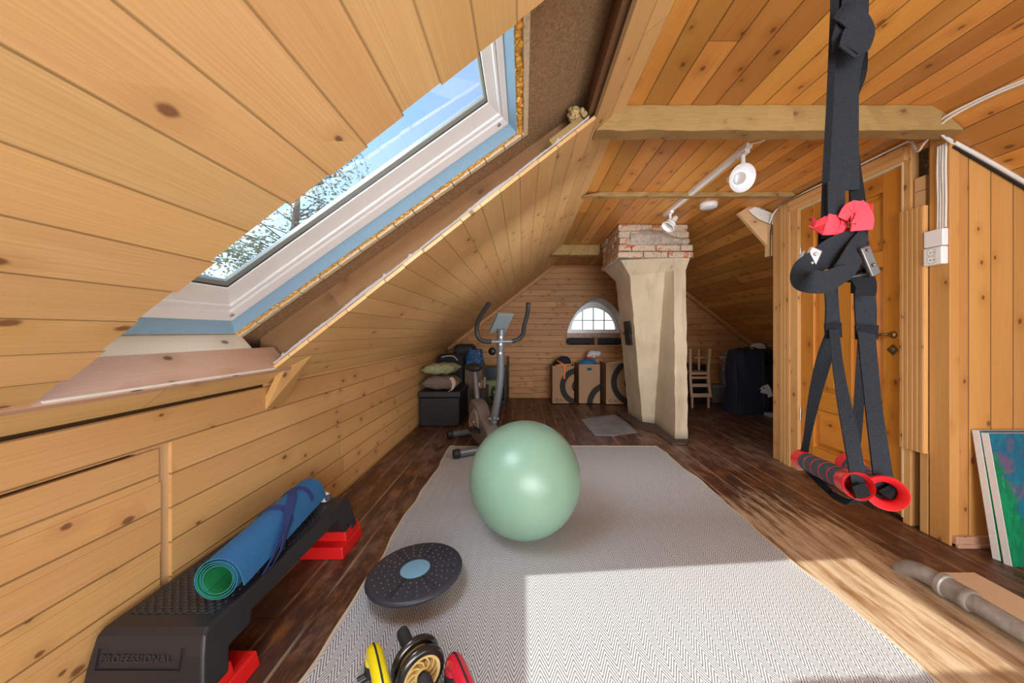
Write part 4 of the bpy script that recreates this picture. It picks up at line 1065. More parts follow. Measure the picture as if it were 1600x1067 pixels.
cable([(2.21,1.748,2.072),(2.4,1.746,1.965),(2.6,1.746,1.848),(2.9,1.746,1.672),(3.2,1.746,1.496)],.0105,'cable_conduit','white conduit along the sloping top of the closet front wall')
cable([(2.21,1.75,2.052),(2.4,1.75,1.94),(2.6,1.75,1.822),(2.9,1.75,1.645),(3.2,1.75,1.47)],.006,'wall_cable','thin dark cable under the white conduit on the closet front',mat=M_black)
for k in range(4): cable([(XD-.007,1.768+.011*k,2.08),(XD-.007-.002*(k%2),1.770+.011*k,1.95),(XD-.007,1.768+.0112*k,1.8),(XD-.007,1.770+.011*k,1.645)],.005,'riser_cable','white cables dropping side by side to the socket beside the door',group='cables above the socket')
cable([(XD-.03,2.99,2.0),(XD-.035,2.985,1.75),(XD-.03,2.98,2.05),(XD-.045,2.9,2.15),(XD-.045,2.6,2.178),(XD-.045,2.2,2.18)],.0035,'wall_cable','thin black cable looping over the corner of the door casing',mat=M_black)
so=thing('power_socket','white double power socket with junction box on the wall right of the door','power socket',(XD,1.803,1.5))
MB().box(XD-.032,XD-.0005,1.762,1.846,1.552,1.640).build('junction_box',M_white,so,0,bevel=.004,seg=3)
MB().box(XD-.036,XD-.0005,1.762,1.846,1.455,1.548).build('plate',M_white,so,0,bevel=.006,seg=3)
M_cup=plain('outlet_shadow',(.55,.54,.51),.4)
for z in(1.522,1.482): MB().lathe([(.021,.0005),(.021,.0),(.019,.0012),(.0185,-.006),(0,-.006)],(XD-.0365,1.804,z),(-1,0,0),24).build('outlet_cup',M_cup,so,40)
for z in(1.522,1.482):
    for d in(-.008,.008): MB().lathe([(0,.001),(.0026,.001),(.0026,-.001)],(XD-.0365,1.804+d,z),(-1,0,0),10).build('outlet_hole',M_black,so,40)
# ---------------------------------------------------------------- lower right: canvases, pipe, plywood
def painting():
    t=NT('abstract_painting');x,y,z=t.sep(t.obj())
    n=t.noise(t.vec(t.M('MULTIPLY',x,3.0),2.0,t.M('MULTIPLY',z,3.0)),1.5,6,.6,1.8)
    n2=t.noise(t.vec(t.M('MULTIPLY',x,9.0),5.0,t.M('MULTIPLY',z,4.0)),1.5,6,.65,2.5)
    f=t.M('ADD',t.M('SUBTRACT',t.M('MULTIPLY',t.M('SUBTRACT',.56,z),.30),x),t.M('MULTIPLY',t.M('SUBTRACT',n,.5),.16))
    g=t.mix(t.mr(n2,.35,.65),(.0,.30,.12),(.0,.13,.06));g=t.mix(t.mr(n2,.6,.7,0,.8),g,(.02,.50,.28))
    bl=t.mix(t.mr(n2,.3,.7),(.0,.22,.32),(.01,.07,.17));bl=t.mix(t.mr(n,.52,.66),bl,(.16,.09,.18));bl=t.mix(t.mr(n2,.58,.7,0,.7),bl,(.30,.16,.17))
    c=t.mix(t.mr(f,-.012,.02),bl,g)
    t.col(c);t.rough(.4);t.bump(n2,.4,.006);return t.m
def canvas(x0,yt,yb,ht,wd,label,face,cv=False):
    t=thing('canvas_painting',label,'painting',(x0,yb,0.0))
    a=V((x0,yb,.003));b=V((x0+.018 if cv else x0+.02,yt,ht));up=(b-a).normalized();n=V((1,0,0)).cross(up).normalized();n=n if n.y<0 else -n
    L=(b-a).length
    m=MB();m.obox(a+up*L/2+V((wd/2,0,0))-n*.015,(1,0,0),up,n,wd/2,L/2,.015)
    m.build('stretcher',plain('white_canvas_edge',(.72,.71,.69),.7,noise=.05,ns=60),t,0,bevel=.002)
    m=MB();m.obox(a+up*L/2+V((wd/2,0,0))+n*.0008,(1,0,0),up,n,wd/2-.001,L/2-.001,.0008);m.build('painted_face',face,t,0)
    return t
canvas(2.287,1.690,1.594,.600,.52,'green and blue abstract canvas, front one leaning on the closet wall',painting())
canvas(2.286,1.724,1.632,.604,.50,'white-edged canvas directly behind the green and blue painting',painting())
pp=thing('drain_pipe','grey metal drain pipe with coupling running along the floor right of the rug','pipe',(1.755,1.2,0))
def pipemat():
    t=NT('weathered_pipe');o=t.obj();n=t.noise(o,12,5,.65);n2=t.noise(o,60,3,.6)
    c=t.mix(t.mr(n,.35,.65),(.40,.39,.365),(.27,.235,.205));c=t.mix(t.mr(n2,.58,.72,0,.6),c,(.40,.34,.27));t.col(c);t.rough(.5);t.b.inputs['Metallic'].default_value=.3;t.bump(n2,.3,.006);return t.m
M_pipe=pipemat();zx=.045
m=MB();m.tube([(1.765,-.4,zx),(1.760,.6,zx),(1.757,1.36,zx+.002)],.033,22);m.build('pipe',M_pipe,pp,60)
m=MB();m.lathe([(.030,0),(.041,.001),(.043,.006),(.043,.018),(.041,.022),(.041,.075),(.047,.079),(.047,.096),(.043,.10),(.033,.102)],(1.757,1.33,zx+.002),(-.02,1,.0),30);m.build('coupling',M_pipe,pp,40)
m=MB();m.tube(cr([(1.756,1.42,zx+.002),(1.753,1.47,zx+.002),(1.750,1.515,zx-.004),(1.748,1.55,zx-.020),(1.747,1.575,zx-.044)],6),[.036]*18+[.035]*7,22);m.build('elbow',M_pipe,pp,60)
m=MB();m.box(1.80,2.045,.1,1.545,.001,.012)
o=m.build('plywood_sheet',M_ply,None,0,long=(0,1,0));tag(o,'pale plywood sheet lying on the floor beside the drain pipe','plywood sheet')
# ---------------------------------------------------------------- clutter by the left knee wall
M_dkfab=plain('black_fabric',(.014,.014,.018),.9,noise=.3,ns=120,bump=.3)
M_navy=plain('navy_fabric',(.010,.014,.030),.85,noise=.3,ns=90,bump=.3)
a=W(655,668,3.95);b=W(719,612,3.95)
cx0,cx1,cz=-1.215,b.x,b.z
ct=thing('storage_chest','large black storage chest with two cushions on top by the left wall','chest',((cx0+cx1)/2,4.25,0))
m=MB();m.box(cx0+.012,cx1-.012,3.962,4.55,.002,cz-.075);m.build('body',M_black,ct,0,bevel=.012)
m=MB();m.box(cx0,cx1,3.95,4.562,cz-.07,cz);m.build('lid',plain('black_lid',(.018,.018,.021),.45,noise=.1,ns=40),ct,0,bevel=.012)
m=MB();m.box((cx0+cx1)/2-.05,(cx0+cx1)/2+.05,3.952,3.966,cz-.20,cz-.175);m.build('handle',M_blackrub,ct,0,bevel=.004)
def cushion(nm,label,c,sx_,sy_,h,mat,rz=0,cat='cushion',tilt=0,pinch=1.0):
    rot=Matrix.Rotation(rz,3,'Z')@Matrix.Rotation(tilt,3,'Y')
    def f(u,v):
        x=2*u-1;y=2*v-1
        k=(1-abs(x)**3.2)*(1-abs(y)**3.2)
        sc=1-.10*pinch*((1-x*x)*abs(y)**2+(1-y*y)*abs(x)**2)
        return V((x*sx_*sc,y*sy_*sc,k**.55*h+.006*math.sin(9*x+5*y)*k))
    m=MB()
    for s in(1,-1):
        m.grid(lambda u,v:V(c)+rot@V((f(u,v).x,f(u,v).y,s*f(u,v).z)),22,22)
    o=m.build(nm,mat,None,70);return tag(o,label,cat)
def patt():
    t=NT('green_leaf_print');o=t.obj();vo=t.n('ShaderNodeTexVoronoi',feature='F1');t.l(o,vo.inputs['Vector']);vo.inputs['Scale'].default_value=22
    n=t.noise(o,30,4,.6,1.5)
    c=t.mix(t.mr(n,.4,.6),(.20,.24,.11),(.38,.40,.24));c=t.mix(t.mr(vo.outputs['Distance'],.25,.35,.7,0),c,(.40,.22,.08));t.col(c);t.rough(.85);return t.m
cushion('cushion','brown grey cushion lying flat on the black storage chest',((cx0+cx1)/2-.0,4.12,cz+.089),.225,.16,.082,plain('taupe_fabric',(.17,.125,.10),.9,noise=.15,ns=160,bump=.3),.06)
cushion('cushion','green patterned cushion on top of the brown cushion',((cx0+cx1)/2-.01,4.13,cz+.252),.21,.15,.068,patt(),-.12,tilt=-.05)
m=MB();pts=cr([(cx1-.115,3.975,cz+.16),(cx1-.085,3.955,cz+.13),(cx1-.075,3.95,cz+.075),(cx1-.10,3.955,cz+.02),(cx1-.13,3.965,cz+.006)],6);m.ribbon(pts,[V((.02,.0,.01))]*len(pts),.004);o=m.build('strap',plain('cream_strap',(.5,.4,.28),.8),None,50);tag(o,'cream carrying strap draped over the end of the brown cushion','strap')
# suitcases and bags behind the chest
def bag(nm,label,cat,x0,x1,y0,y1,z0,z1,mat,bev=.05,handle=True,piping=True):
    t=thing(nm,label,cat,((x0+x1)/2,(y0+y1)/2,z0))
    m=MB();m.box(x0,x1,y0,y1,z0,z1);m.build('body',mat,t,50,bevel=bev,seg=4)
    if piping:
        m=MB();q=[(x0+bev*.4,y0+.03,z0+bev*.4),(x1-bev*.4,y0+.03,z0+bev*.4),(x1-bev*.4,y0+.03,z1-bev*.4),(x0+bev*.4,y0+.03,z1-bev*.4)]
        for i in range(4): m.tube([q[i],q[(i+1)%4]],.008,8)
        m.build('piping',M_blackrub,t,50)
    if handle:
        m=MB();xm=(x0+x1)/2;m.tube(cr([(xm-.09,y0+.08,z1-.005),(xm-.08,y0+.08,z1+.04),(xm,y0+.08,z1+.055),(xm+.08,y0+.08,z1+.04),(xm+.09,y0+.08,z1-.005)],5),.011,10);m.build('handle',M_blackrub,t,50)
    return t
bag('suitcase','dark suitcase standing behind the chest under the low slope','suitcase',-1.16,-.82,4.62,4.88,.002,.80,M_dkfab)
bag('duffel_bag','black duffel bag with pale handle on top behind the patterned cushion','bag',-1.03,-.72,5.0,5.35,.30,.92,plain('dark_nylon',(.02,.018,.018),.6,noise=.3,ns=60),.07,False,False)
m=MB();m.box(-1.05,-.71,5.0,5.37,.002,.295);o=m.build('storage_box',M_black,None,0,bevel=.01);tag(o,'black box on the floor carrying the duffel bag','box')
m=MB();m.tube(cr([tuple(W(690,558,4.6)),tuple(W(700,556,4.58)),tuple(W(709,557,4.58)),tuple(W(715,563,4.6))],6),.008,8);o=m.build('bag_handle',plain('pale_grey_handle',(.42,.38,.32),.6),None,60);tag(o,'pale curved handle sticking up among the dark bags behind the chest','handle')
m=MB();m.box(-.605,-.46,4.15,4.60,.002,.40);o=m.build('storage_crate',M_black,None,0,bevel=.01);tag(o,'narrow black crate of odds and ends between the chest and the bike','crate')
random.seed(31)
for i,(u,v,lab,c) in enumerate([(727,619,'rolled white paper in the narrow black crate',(.5,.5,.52)),(724,628,'brown box corner in the narrow black crate',(.25,.13,.06)),(729,608,'grey metal tool in the narrow black crate',(.2,.2,.2))]):
    p=W(u,v,4.3);m=MB();m.bar(V((-.56+i*.035,4.22+i*.05,.395)),V((-.55+i*.03,4.30+i*.05,.46+.03*i)),.03,.02);o=m.build(['paper_roll','small_box','hand_tool'][i],plain('odds%d'%i,c,.6),None,0,bevel=.004);tag(o,lab,['paper','box','tool'][i])
# blue bag behind the saddle
p0=W(727,569,4.75);p1=W(751,548,4.75)
def bluebag():
    t=NT('blue_crinkled_plastic');o=t.obj();n=t.noise(o,24,4,.65,1.0);t.col(t.mix(t.mr(n,.38,.62),(.006,.028,.10),(.02,.13,.34)));t.rough(.3);t.bump(n,.8,.03);return t.m
M_bb=bluebag()
m=MB();c=(p0+p1)/2
random.seed(8)
def bb(u,v):
    a=2*PI*u;z=v
    r=(.125,.10);k=1-.25*v*v+.05*math.sin(5*a+7*v)
    return V((c.x+.02+r[0]*k*math.copysign(abs(math.cos(a))**.6,math.cos(a)),4.78+r[1]*k*math.copysign(abs(math.sin(a))**.6,math.sin(a)),.655+.205*v+.010*math.sin(6*a)*v))
m.grid(bb,36,10);m.add([bb(i/36,1) for i in range(36)]+[(c.x+.02,4.78,.84)],[(i,(i+1)%36,36) for i in range(36)])
o=m.build('plastic_bag',M_bb,None,60);tag(o,'shiny blue plastic bag just behind the bike saddle','bag')
m=MB();m.box(c.x-.10,c.x+.14,4.66,4.98,.002,.655);o=m.build('moving_box',plain('dull_taped_carton',(.14,.095,.06),.8,noise=.3,ns=25),None,0,bevel=.006);tag(o,'dull brown carton carrying the blue plastic bag','box')
# dark cabinet with a pale green lower front, by the far wall
x0=W(750,600,5.25).x;x1=W(790,600,5.25).x
cb2=thing('display_cabinet','dark low cabinet with pale green panel low on the far wall behind the bike','cabinet',((x0+x1)/2,5.45,0))
m=MB();m.box(x0,x1,5.27,5.66,.002,.045).box(x0,x1,5.27,5.66,.36,.555).box(x0,x0+.025,5.27,5.66,.04,.37).box(x1-.025,x1,5.27,5.66,.04,.37).box(x0,x1,5.62,5.66,.04,.37)
m.build('carcass',plain('blue_black_lacquer',(.010,.012,.022),.35),cb2,0,bevel=.003)
m=MB();m.box(x0+.03,x1-.03,5.60,5.61,.05,.355);m.build('back_panel',plain('pale_green_back',(.30,.33,.12),.6),cb2,0)
for k in range(3):
    xx=x0+.06+k*(x1-x0-.12)/2;MB().lathe([(0,0),(.030,0),(.032,.02),(.031,.12),(.018,.155),(.012,.16),(.012,.20),(0,.20)],(xx,5.46,.046),(0,0,1),20).build('jar',plain('dark_jar%d'%k,[(.20,.17,.06),(.05,.05,.03),(.14,.12,.05)][k],.2),cb2,50)
m=MB();m.tube([V((x1+.03,5.40,.0)),V((x1+.03,5.42,.72))],.018,10).tube([V((x1+.03,5.40,.45)),V((x1+.03,5.40,.44))],.019,10)
o=m.build('thin_pole',M_black,None,50);tag(o,'thin black pole upright at the right of the dark low cabinet','pole')
m=MB();p=W(769,549,5.69);m.lathe([(0,.03),(.05,.028),(.062,.018),(.066,.0)],(p.x,5.699,p.z),(0,-1,0),32);o=m.build('wall_vent',M_black,None,50);tag(o,'round black disc on the far wall behind the bike mast','vent')
# ---------------------------------------------------------------- moving boxes under the arched window
def carton_mat(nm,cx,cz_,rads,base=(.36,.215,.115)):
    t=NT(nm);x,y,z=t.sep(t.obj())
    n=t.noise(t.vec(t.M('MULTIPLY',x,20.0),0.0,t.M('MULTIPLY',z,160.0)),1,3,.6)
    c=t.mix(t.mr(n,.3,.7),base,tuple(q*.86 for q in base))
    r=t.M('SQRT',t.M('ADD',t.M('POWER',t.M('SUBTRACT',x,cx),2.0),t.M('POWER',t.M('SUBTRACT',z,cz_),2.0)))
    front=t.mr(t.M('MULTIPLY',t.sep(t.n('ShaderNodeNewGeometry').outputs['Normal'])[1],-1.0),.5,.6)
    for (ra,rb) in rads:
        k=t.M('MULTIPLY',t.mr(r,ra,ra+.004),t.mr(r,rb-.004,rb,1,0))
        c=t.mix(t.M('MULTIPLY',k,front),c,(.022,.018,.018))
    t.col(c);t.rough(.8);return t.m
def carton(x0,x1,y0,y1,h,label,rg,logo=True,slot=False,lid=None,tape=None):
    t=thing('moving_box',label,'cardboard box',((x0+x1)/2,(y0+y1)/2,0.002),group='moving boxes under the arched window')
    mat=carton_mat(rg[0],rg[1]-(x0+x1)/2,rg[2],*rg[3:])
    m=MB();e=.006
    m.box(x0,x1,y0,y0+e,.002,h).box(x0,x1,y1-e,y1,.002,h).box(x0,x0+e,y0,y1,.002,h).box(x1-e,x1,y0,y1,.002,h).box(x0,x1,y0,y1,.002,.012).box(x0+e,x1-e,y0+e,y1-e,.012,h-.10)
    o=m.build('carton',mat,t,0)
    if lid:
        m=MB();m.prism([(x0,y0-.002,h),(x1,y0-.002,h+.0),(x1,y0-.002,h+lid),(x1-.03,y0-.002,h+lid)],(0,.006,0));m.build('flap',plain('carton_flap',(.50,.34,.20),.8),t,0)
    if logo:
        m=MB();p=V((x0+.075,y0-.001,.062))
        pts=[p+V((.022*math.cos(a),0,.022*math.sin(a))) for a in [.5+2*PI*.86*i/20 for i in range(21)]]
        m.ribbon(pts,[V((0,.0008,0))]*21,.008)
        m.bar(p+V((0,0,-.002)),p+V((.020,0,-.002)),.0016,.007,up=(0,1,0));m.build('emblem',plain('print_black',(.03,.025,.02),.7),t,0)
        m=MB();random.seed(2)
        for k,(zz,n) in enumerate(((.070,4),(.054,7))):
            for i in range(n): m.box(p.x+.040+i*.011,p.x+.040+i*.011+.007,y0-.0015,y0+.001,zz-.005,zz+.005)
        m.build('print_lines',plain('print_black2',(.05,.04,.03),.7),t,0)
    if slot:
        m=MB();xm=(x0+x1)/2;m.box(xm-.035,xm+.035,y0-.0012,y0+.002,h-.095,h-.055);m.build('hand_hole',plain('blue_cloth_in_slot',(.015,.06,.13),.9),t,0,bevel=.012)
    if tape:
        m=MB();m.box(x0-.0005,x1+.0005,y0-.0011,y0+.001,h*.66,h);m.build('tape',plain('brown_tape',(.25,.145,.08),.5),t,0)
    return t
yb=5.22
def bx(u): return W(u,600,yb).x
carton(bx(862.5),bx(897.5),yb,yb+.36,.585,'black-ringed moving box with an orange strap hanging over its front',('carton_left',bx(904),.27,[(.20,.29),(-.1,.105)]))
carton(bx(904),bx(938),yb,yb+.36,.61,'brown moving box filled with blue cloth and white plush, middle of the row',('carton_middle',bx(951),.002,[(.24,.335)],(.40,.24,.13)),logo=False,slot=True)
carton(bx(945),bx(983),yb-.05,yb+.31,.63,'brown moving box with black rings partly hidden behind the chimney foot',('carton_right',bx(990),.34,[(.27,.36),(-.1,.16)]),lid=.07)
def drape(nm,label,cat,c,rx,ry,h,mat,seed,lump=.25):
    random.seed(seed);ph=[random.uniform(0,6) for _ in range(6)]
    def f(u,v):
        a=2*PI*u;t=v*PI*.5
        k=1+lump*.4*math.sin(3*a+ph[0])*math.sin(2*t+ph[1])+lump*.3*math.sin(5*a+ph[2]+3*t)
        return V((c[0]+rx*k*math.cos(a)*math.cos(t)**.7,c[1]+ry*k*math.sin(a)*math.cos(t)**.7,c[2]+h*(math.sin(t)*(1+lump*.5*math.sin(4*a+ph[3])*math.cos(t)))))
    m=MB();m.grid(f,48,12);o=m.build(nm,mat,None,70);return tag(o,label,cat)
x=(bx(862.5)+bx(897.5))/2
drape('cap','dark navy cap on top of the leftmost moving box','cap',(x+.03,yb+.10,.600),.105,.075,.125,M_navy,3)
drape('dark_cloth','dark cloth bunched inside the leftmost moving box','cloth',(x-.02,yb+.26,.487),.13,.075,.185,M_dkfab,5)
M_or=plain('orange_webbing',(.70,.20,.02),.6,noise=.15,ns=150)
for i,pts in enumerate([[(870,563,5.3),(875,566,5.22),(880,569,5.20),(882,573,5.20),(882,585,5.205),(881.5,592,5.21)],[(868,571,5.25),(876,570,5.21),(885,570,5.21),(893,569,5.25)]]):
    m=MB();q=[W(*p) for p in cr(pts,5)];m.ribbon(q,[(V((0,0,.012)) if i or k<8 else V((.012,0,0))) for k in range(len(q))],.003);o=m.build('strap',M_or,None,50);tag(o,['orange strap hanging down the front of the leftmost moving box','orange strap lying across the top of the leftmost moving box'][i],'strap')
x=(bx(904)+bx(938))/2
drape('blue_cloth','bright blue cloth bulging from the middle moving box','cloth',(x-.0,yb+.11,.53),.150,.085,.150,plain('blue_cloth',(.02,.14,.34),.85,noise=.3,ns=40,bump=.4),11)
drape('red_cloth','red cloth behind the blue cloth in the middle moving box','cloth',(x+.06,yb+.27,.53),.10,.075,.215,plain('red_cloth',(.42,.06,.05),.85,noise=.25,ns=40,bump=.4),14)
# white plush toy
px_=W(929,553,yb+.2)
pt=thing('plush_toy','white plush toy lying on the clothes in the middle moving box','plush toy',tuple(px_-V((0,0,.06))))
M_pl=plain('white_plush',(.62,.58,.57),.95,noise=.12,ns=200,bump=.5)
MB().ball(px_+V((-.03,0,0)),(.085,.075,.062),22,14).build('body',M_pl,pt,80)
MB().ball(px_+V((.045,-.02,.005)),(.052,.052,.048),18,12).ball(px_+V((.075,-.03,.028)),.020,12,8).build('head',M_pl,pt,80)
MB().ball(px_+V((-.10,-.03,-.025)),(.035,.03,.025),12,8).build('paw',M_pl,pt,80)
MB().ball(px_+V((-.03,-.075,-.035)),(.028,.03,.025),12,8).build('paw',M_pl,pt,80)
# insulation rolls on the sill of the arched window
for i,(a,b) in enumerate(((-.47,-.035),(.035,.45))):
    m=MB();pts=[(ACX+a+(b-a)*k/10,YE+.13+.008*math.sin(k*1.3+i),AZ0+.062) for k in range(11)];m.tube(pts,[.045]+[.056+.003*math.sin(k*2.1) for k in range(9)]+[.045],16);o=m.build('insulation_roll',plain('dark_wool%d'%i,(.035,.038,.045),.95,noise=.4,ns=110,bump=.8),None,60)
    tag(o,['left dark grey insulation roll on the sill below the arched window','right dark grey insulation roll on the sill below the arched window'][i],'insulation roll')
m=MB();m.box(ACX-.028,ACX+.028,YE+.05,YE+.22,AZ0+.001,AZ0+.125);o=m.build('brick',plain('sill_brick',(.30,.15,.08),.9,noise=.3,ns=60,bump=.4),None,0,bevel=.006);tag(o,'brick standing between the two dark rolls on the window sill','brick')
# ---------------------------------------------------------------- clutter right of the chimney
M_cw=plain('pale_chair_wood',(.42,.26,.15),.5,noise=.12,ns=40)
Yc=4.95
def chair_leg(u0,v0,u1,v1,w,Y0=Yc,Y1=None):
    return W(u0,v0,Y0),W(u1,v1,Y1 or Y0)
wc=thing('wooden_chair','pale wooden ladder-back chair stood upside down right of the chimney','chair',tuple(W(1095,632,Yc)))
for (us,ue) in(((1080,1078.5),(1081,545)),):
    pass
def post(pts,w,nm):
    m=MB();q=[W(*p) for p in cr(pts,4)];m.ribbon(q,[V((w/2,0,0))]*len(q),.03);m.build(nm,M_cw,wc,0,bevel=.006)
post([(1081,621,4.9),(1079,598,4.93),(1078.5,575,4.97),(1078.5,545,5.0)],.034,'backrest_post')
post([(1110.5,621,4.9),(1107.5,598,4.93),(1107,575,4.97),(1109.5,545,5.0)],.034,'backrest_post')
for (v,hh,Y) in((617.5,5.6,4.905),(602,4.8,4.93),(590,3.5,4.95)):
    p=W(1095,v,Y);m=MB();m.box(W(1080,v,Y).x,W(1109,v,Y).x,Y-.011,Y+.011,p.z-hh*Y/F*.55,p.z+hh*Y/F*.55);m.build('back_slat',M_cw,wc,0,bevel=.005)
p=W(1095,583.5,4.97);m=MB();m.box(p.x-.135,p.x+.135,4.965,5.26,p.z-.022,p.z+.022);m.build('seat',M_cw,wc,0,bevel=.01)
for (u,Y) in((1092,5.24),(1106,5.24)):
    q=W(u,545,Y);m=MB();m.tube([(q.x,Y,p.z+.02),(q.x,Y,p.z+.16),(q.x,Y,q.z)],[.017,.02,.013],12);m.build('leg',M_cw,wc,50)
q=W(1099,558.5,5.23);m=MB();m.box(q.x-.14,q.x+.09,5.22,5.25,q.z-.012,q.z+.012);m.build('stretcher',M_cw,wc,0,bevel=.004)
m=MB();q=W(1107,628,4.95);m.box(q.x-.012,q.x+.012,4.94,4.97,.002,W(1107,621,4.95).z+.02);m.build('foot_rest',M_cw,wc,0)
for u in(1081.5,):
    q=W(u,628,4.95);MB().box(q.x-.012,q.x+.012,4.94,4.97,.002,W(u,621,4.95).z+.02).build('foot_rest',M_cw,wc,0)
def bucket(nm,label,c,r0,r1,h,mat,rim=None):
    t=thing(nm,label,'bucket',c)
    MB().lathe([(0,0),(r0,0),(r1,h),(r1*.95,h),(r0*.93,.012),(0,.012)],c,(0,0,1),28).build('tub',mat,t,40)
    MB().lathe([(r1,h-.025),(r1*1.07,h-.022),(r1*1.07,h),(r1*.96,h),(r1*.96,h-.02)],c,(0,0,1),28).build('rim',rim or mat,t,40)
    return t
M_grey=plain('translucent_grey_plastic',(.20,.20,.20),.4,noise=.1,ns=12)
t=thing('storage_crate','clear grey plastic crate on the floor between the wooden chair and black bag','crate',(3.08,5.4,0.002))
m=MB();x0,x1=W(1112,600,5.28).x,W(1142,600,5.28).x;zt=W(1112,603,5.28).z;ya,yb2=5.28,5.58
for b_ in((x0,x1,ya,ya+.012,.002,zt),(x0,x1,yb2-.012,yb2,.002,zt),(x0,x0+.012,ya,yb2,.002,zt),(x1-.012,x1,ya,yb2,.002,zt),(x0,x1,ya,yb2,.002,.014)): m.box(*b_)
m.build('bin',plain('smoky_plastic',(.10,.095,.09),.35),t,0,bevel=.004)
m=MB();m.box(x0-.008,x1+.008,ya-.01,yb2+.01,zt-.015,zt);m.build('rim',M_grey,t,0,bevel=.004)
zc0=zt+.002
bucket('plastic_tub','grey plastic tub on the clear crate beside the black bag',(W(1136,600,5.42).x,5.42,zc0),.09,.115,W(1136,580,5.3).z-zc0,M_grey)
z2=W(1136,580,5.3).z+.002
def redtub():
    t=NT('red_white_tub');o=t.obj();n=t.noise(o,18,3,.5,1.2);t.col(t.mix(t.mr(n,.45,.55),(.42,.38,.37),(.36,.09,.09)));t.rough(.45);return t.m
bucket('plastic_tub','red and white printed tub stacked on the grey plastic tub',(W(1137,570,5.42).x,5.42,z2),.095,.125,W(1137,557,5.3).z-z2,redtub(),plain('tub_rim',(.45,.40,.38),.4))
tz=W(1137,557,5.3).z+.004;tx_=W(1141,557,5.42).x
m=MB();m.prism([(tx_-.11,5.33,tz+.05),(tx_+.11,5.33,tz+.05),(tx_+.08,5.33,tz),(tx_-.07,5.33,tz)],(0,.17,0));o=m.build('paper_tray',plain('paper_white',(.5,.47,.45),.8),None,0);tag(o,'pale tray resting on the red and white printed tub','tray')
# big black bag
bgx0,bgx1=W(1138,620,4.55).x,W(1203,620,4.55).x
tb=thing('travel_bag','big black travel bag with white paper tag by the closet corner','bag',((bgx0+bgx1)/2,4.75,0))
def bagf(u,v):
    a=2*PI*u;z=v
    hw=(bgx1-bgx0)/2*(1.0-.05*(1-z)**2-.42*max(0,z-.15)**1.6*(1 if math.cos(a)<0 else .5))
    e=.45
    x=(bgx0+bgx1)/2+.05+hw*.93*math.copysign(abs(math.cos(a))**e,math.cos(a))+.02*math.sin(7*z+2*a)
    y=4.70+.165*(1-.2*z)*math.copysign(abs(math.sin(a))**e,math.sin(a))+.012*math.sin(9*z+5*a)
    return V((x,y,.002+.845*z))
m=MB();m.grid(bagf,56,20);m.add([bagf(i/56,1) for i in range(56)]+[((bgx0+bgx1)/2+.02,4.78,.885)],[(i,(i+1)%56,56) for i in range(56)])
m.add([bagf(i/56,0) for i in range(56)],[tuple(range(56))])
m.build('body',M_navy,tb,70)
m=MB();xm=(bgx0+bgx1)/2;pts=cr([(xm-.12,4.60,.81),(xm-.09,4.56,.87),(xm+.02,4.55,.90),(xm+.12,4.56,.87),(xm+.15,4.6,.80)],5);m.ribbon(pts,[V((0,.016,0))]*len(pts),.012);m.build('handle',M_dkfab,tb,50)
m=MB()
for xx in(xm-.17,xm+.19): m.tube([V((xx,4.545,.06)),V((xx,4.54,.35)),V((xx*1.0,4.565,.72))],.009,8)
m.build('zip_seam',M_blackrub,tb,50)
Yt=4.525
m=MB();pts=[W(*p) for p in cr([(1190,607,Yt),(1196,602,Yt-.01),(1201,610,Yt-.012),(1204,620,Yt-.005)],5)];m.ribbon(pts,[V((.030,0,.012))]*len(pts),.002);m.ribbon([W(1189,610,Yt+.004),W(1199,612,Yt)],[V((.005,0,.03))]*2,.002);m.build('paper_tag',plain('tag_paper',(.62,.60,.56),.8,noise=.15,ns=90),tb,40)
drape('white_cloth','white cloth tucked at the top right of the black travel bag','cloth',(3.60,5.22,.851),.11,.09,.085,plain('white_linen',(.5,.48,.45),.9),23)
m=MB();m.tube(cr([(3.50,5.18,.862),tuple(W(1184,540,5.2)),tuple(W(1192,535.5,5.2)),tuple(W(1203,536,5.2)),tuple(W(1212,541,5.22)),(3.78,5.3,.90),(3.72,5.34,.862)],6),.010,8);o=m.build('cable_loop',plain('pink_cable',(.40,.17,.17),.5),None,60);tag(o,'pinkish cable loop over the dark backpack behind the black travel bag','cable')
bag('backpack','dark backpack lying on the heap against the right slope','bag',3.45,3.82,5.10,5.42,.605,.85,plain('dark_cloth2',(.016,.015,.015),.9,noise=.3,ns=60),.07,False,False)
m=MB();m.box(3.44,3.83,5.08,5.44,.002,.60);o=m.build('storage_box',M_black,None,0,bevel=.01);tag(o,'dark box carrying the backpack behind the travel bag','box')
m=MB();m.box(2.50,2.86,5.32,5.6,.002,.60);o=m.build('storage_box',M_black,None,0,bevel=.01);tag(o,'black box in the gloom right behind the wooden chair','box')
q=W(1206,641,4.4);m=MB();m.box(q.x-.035,q.x+.05,4.40,4.5,.002,.05);o=m.build('pale_block',plain('grey_white',(.35,.35,.36),.5),None,0,bevel=.008);tag(o,'small pale block on the floor at the closet corner','block')
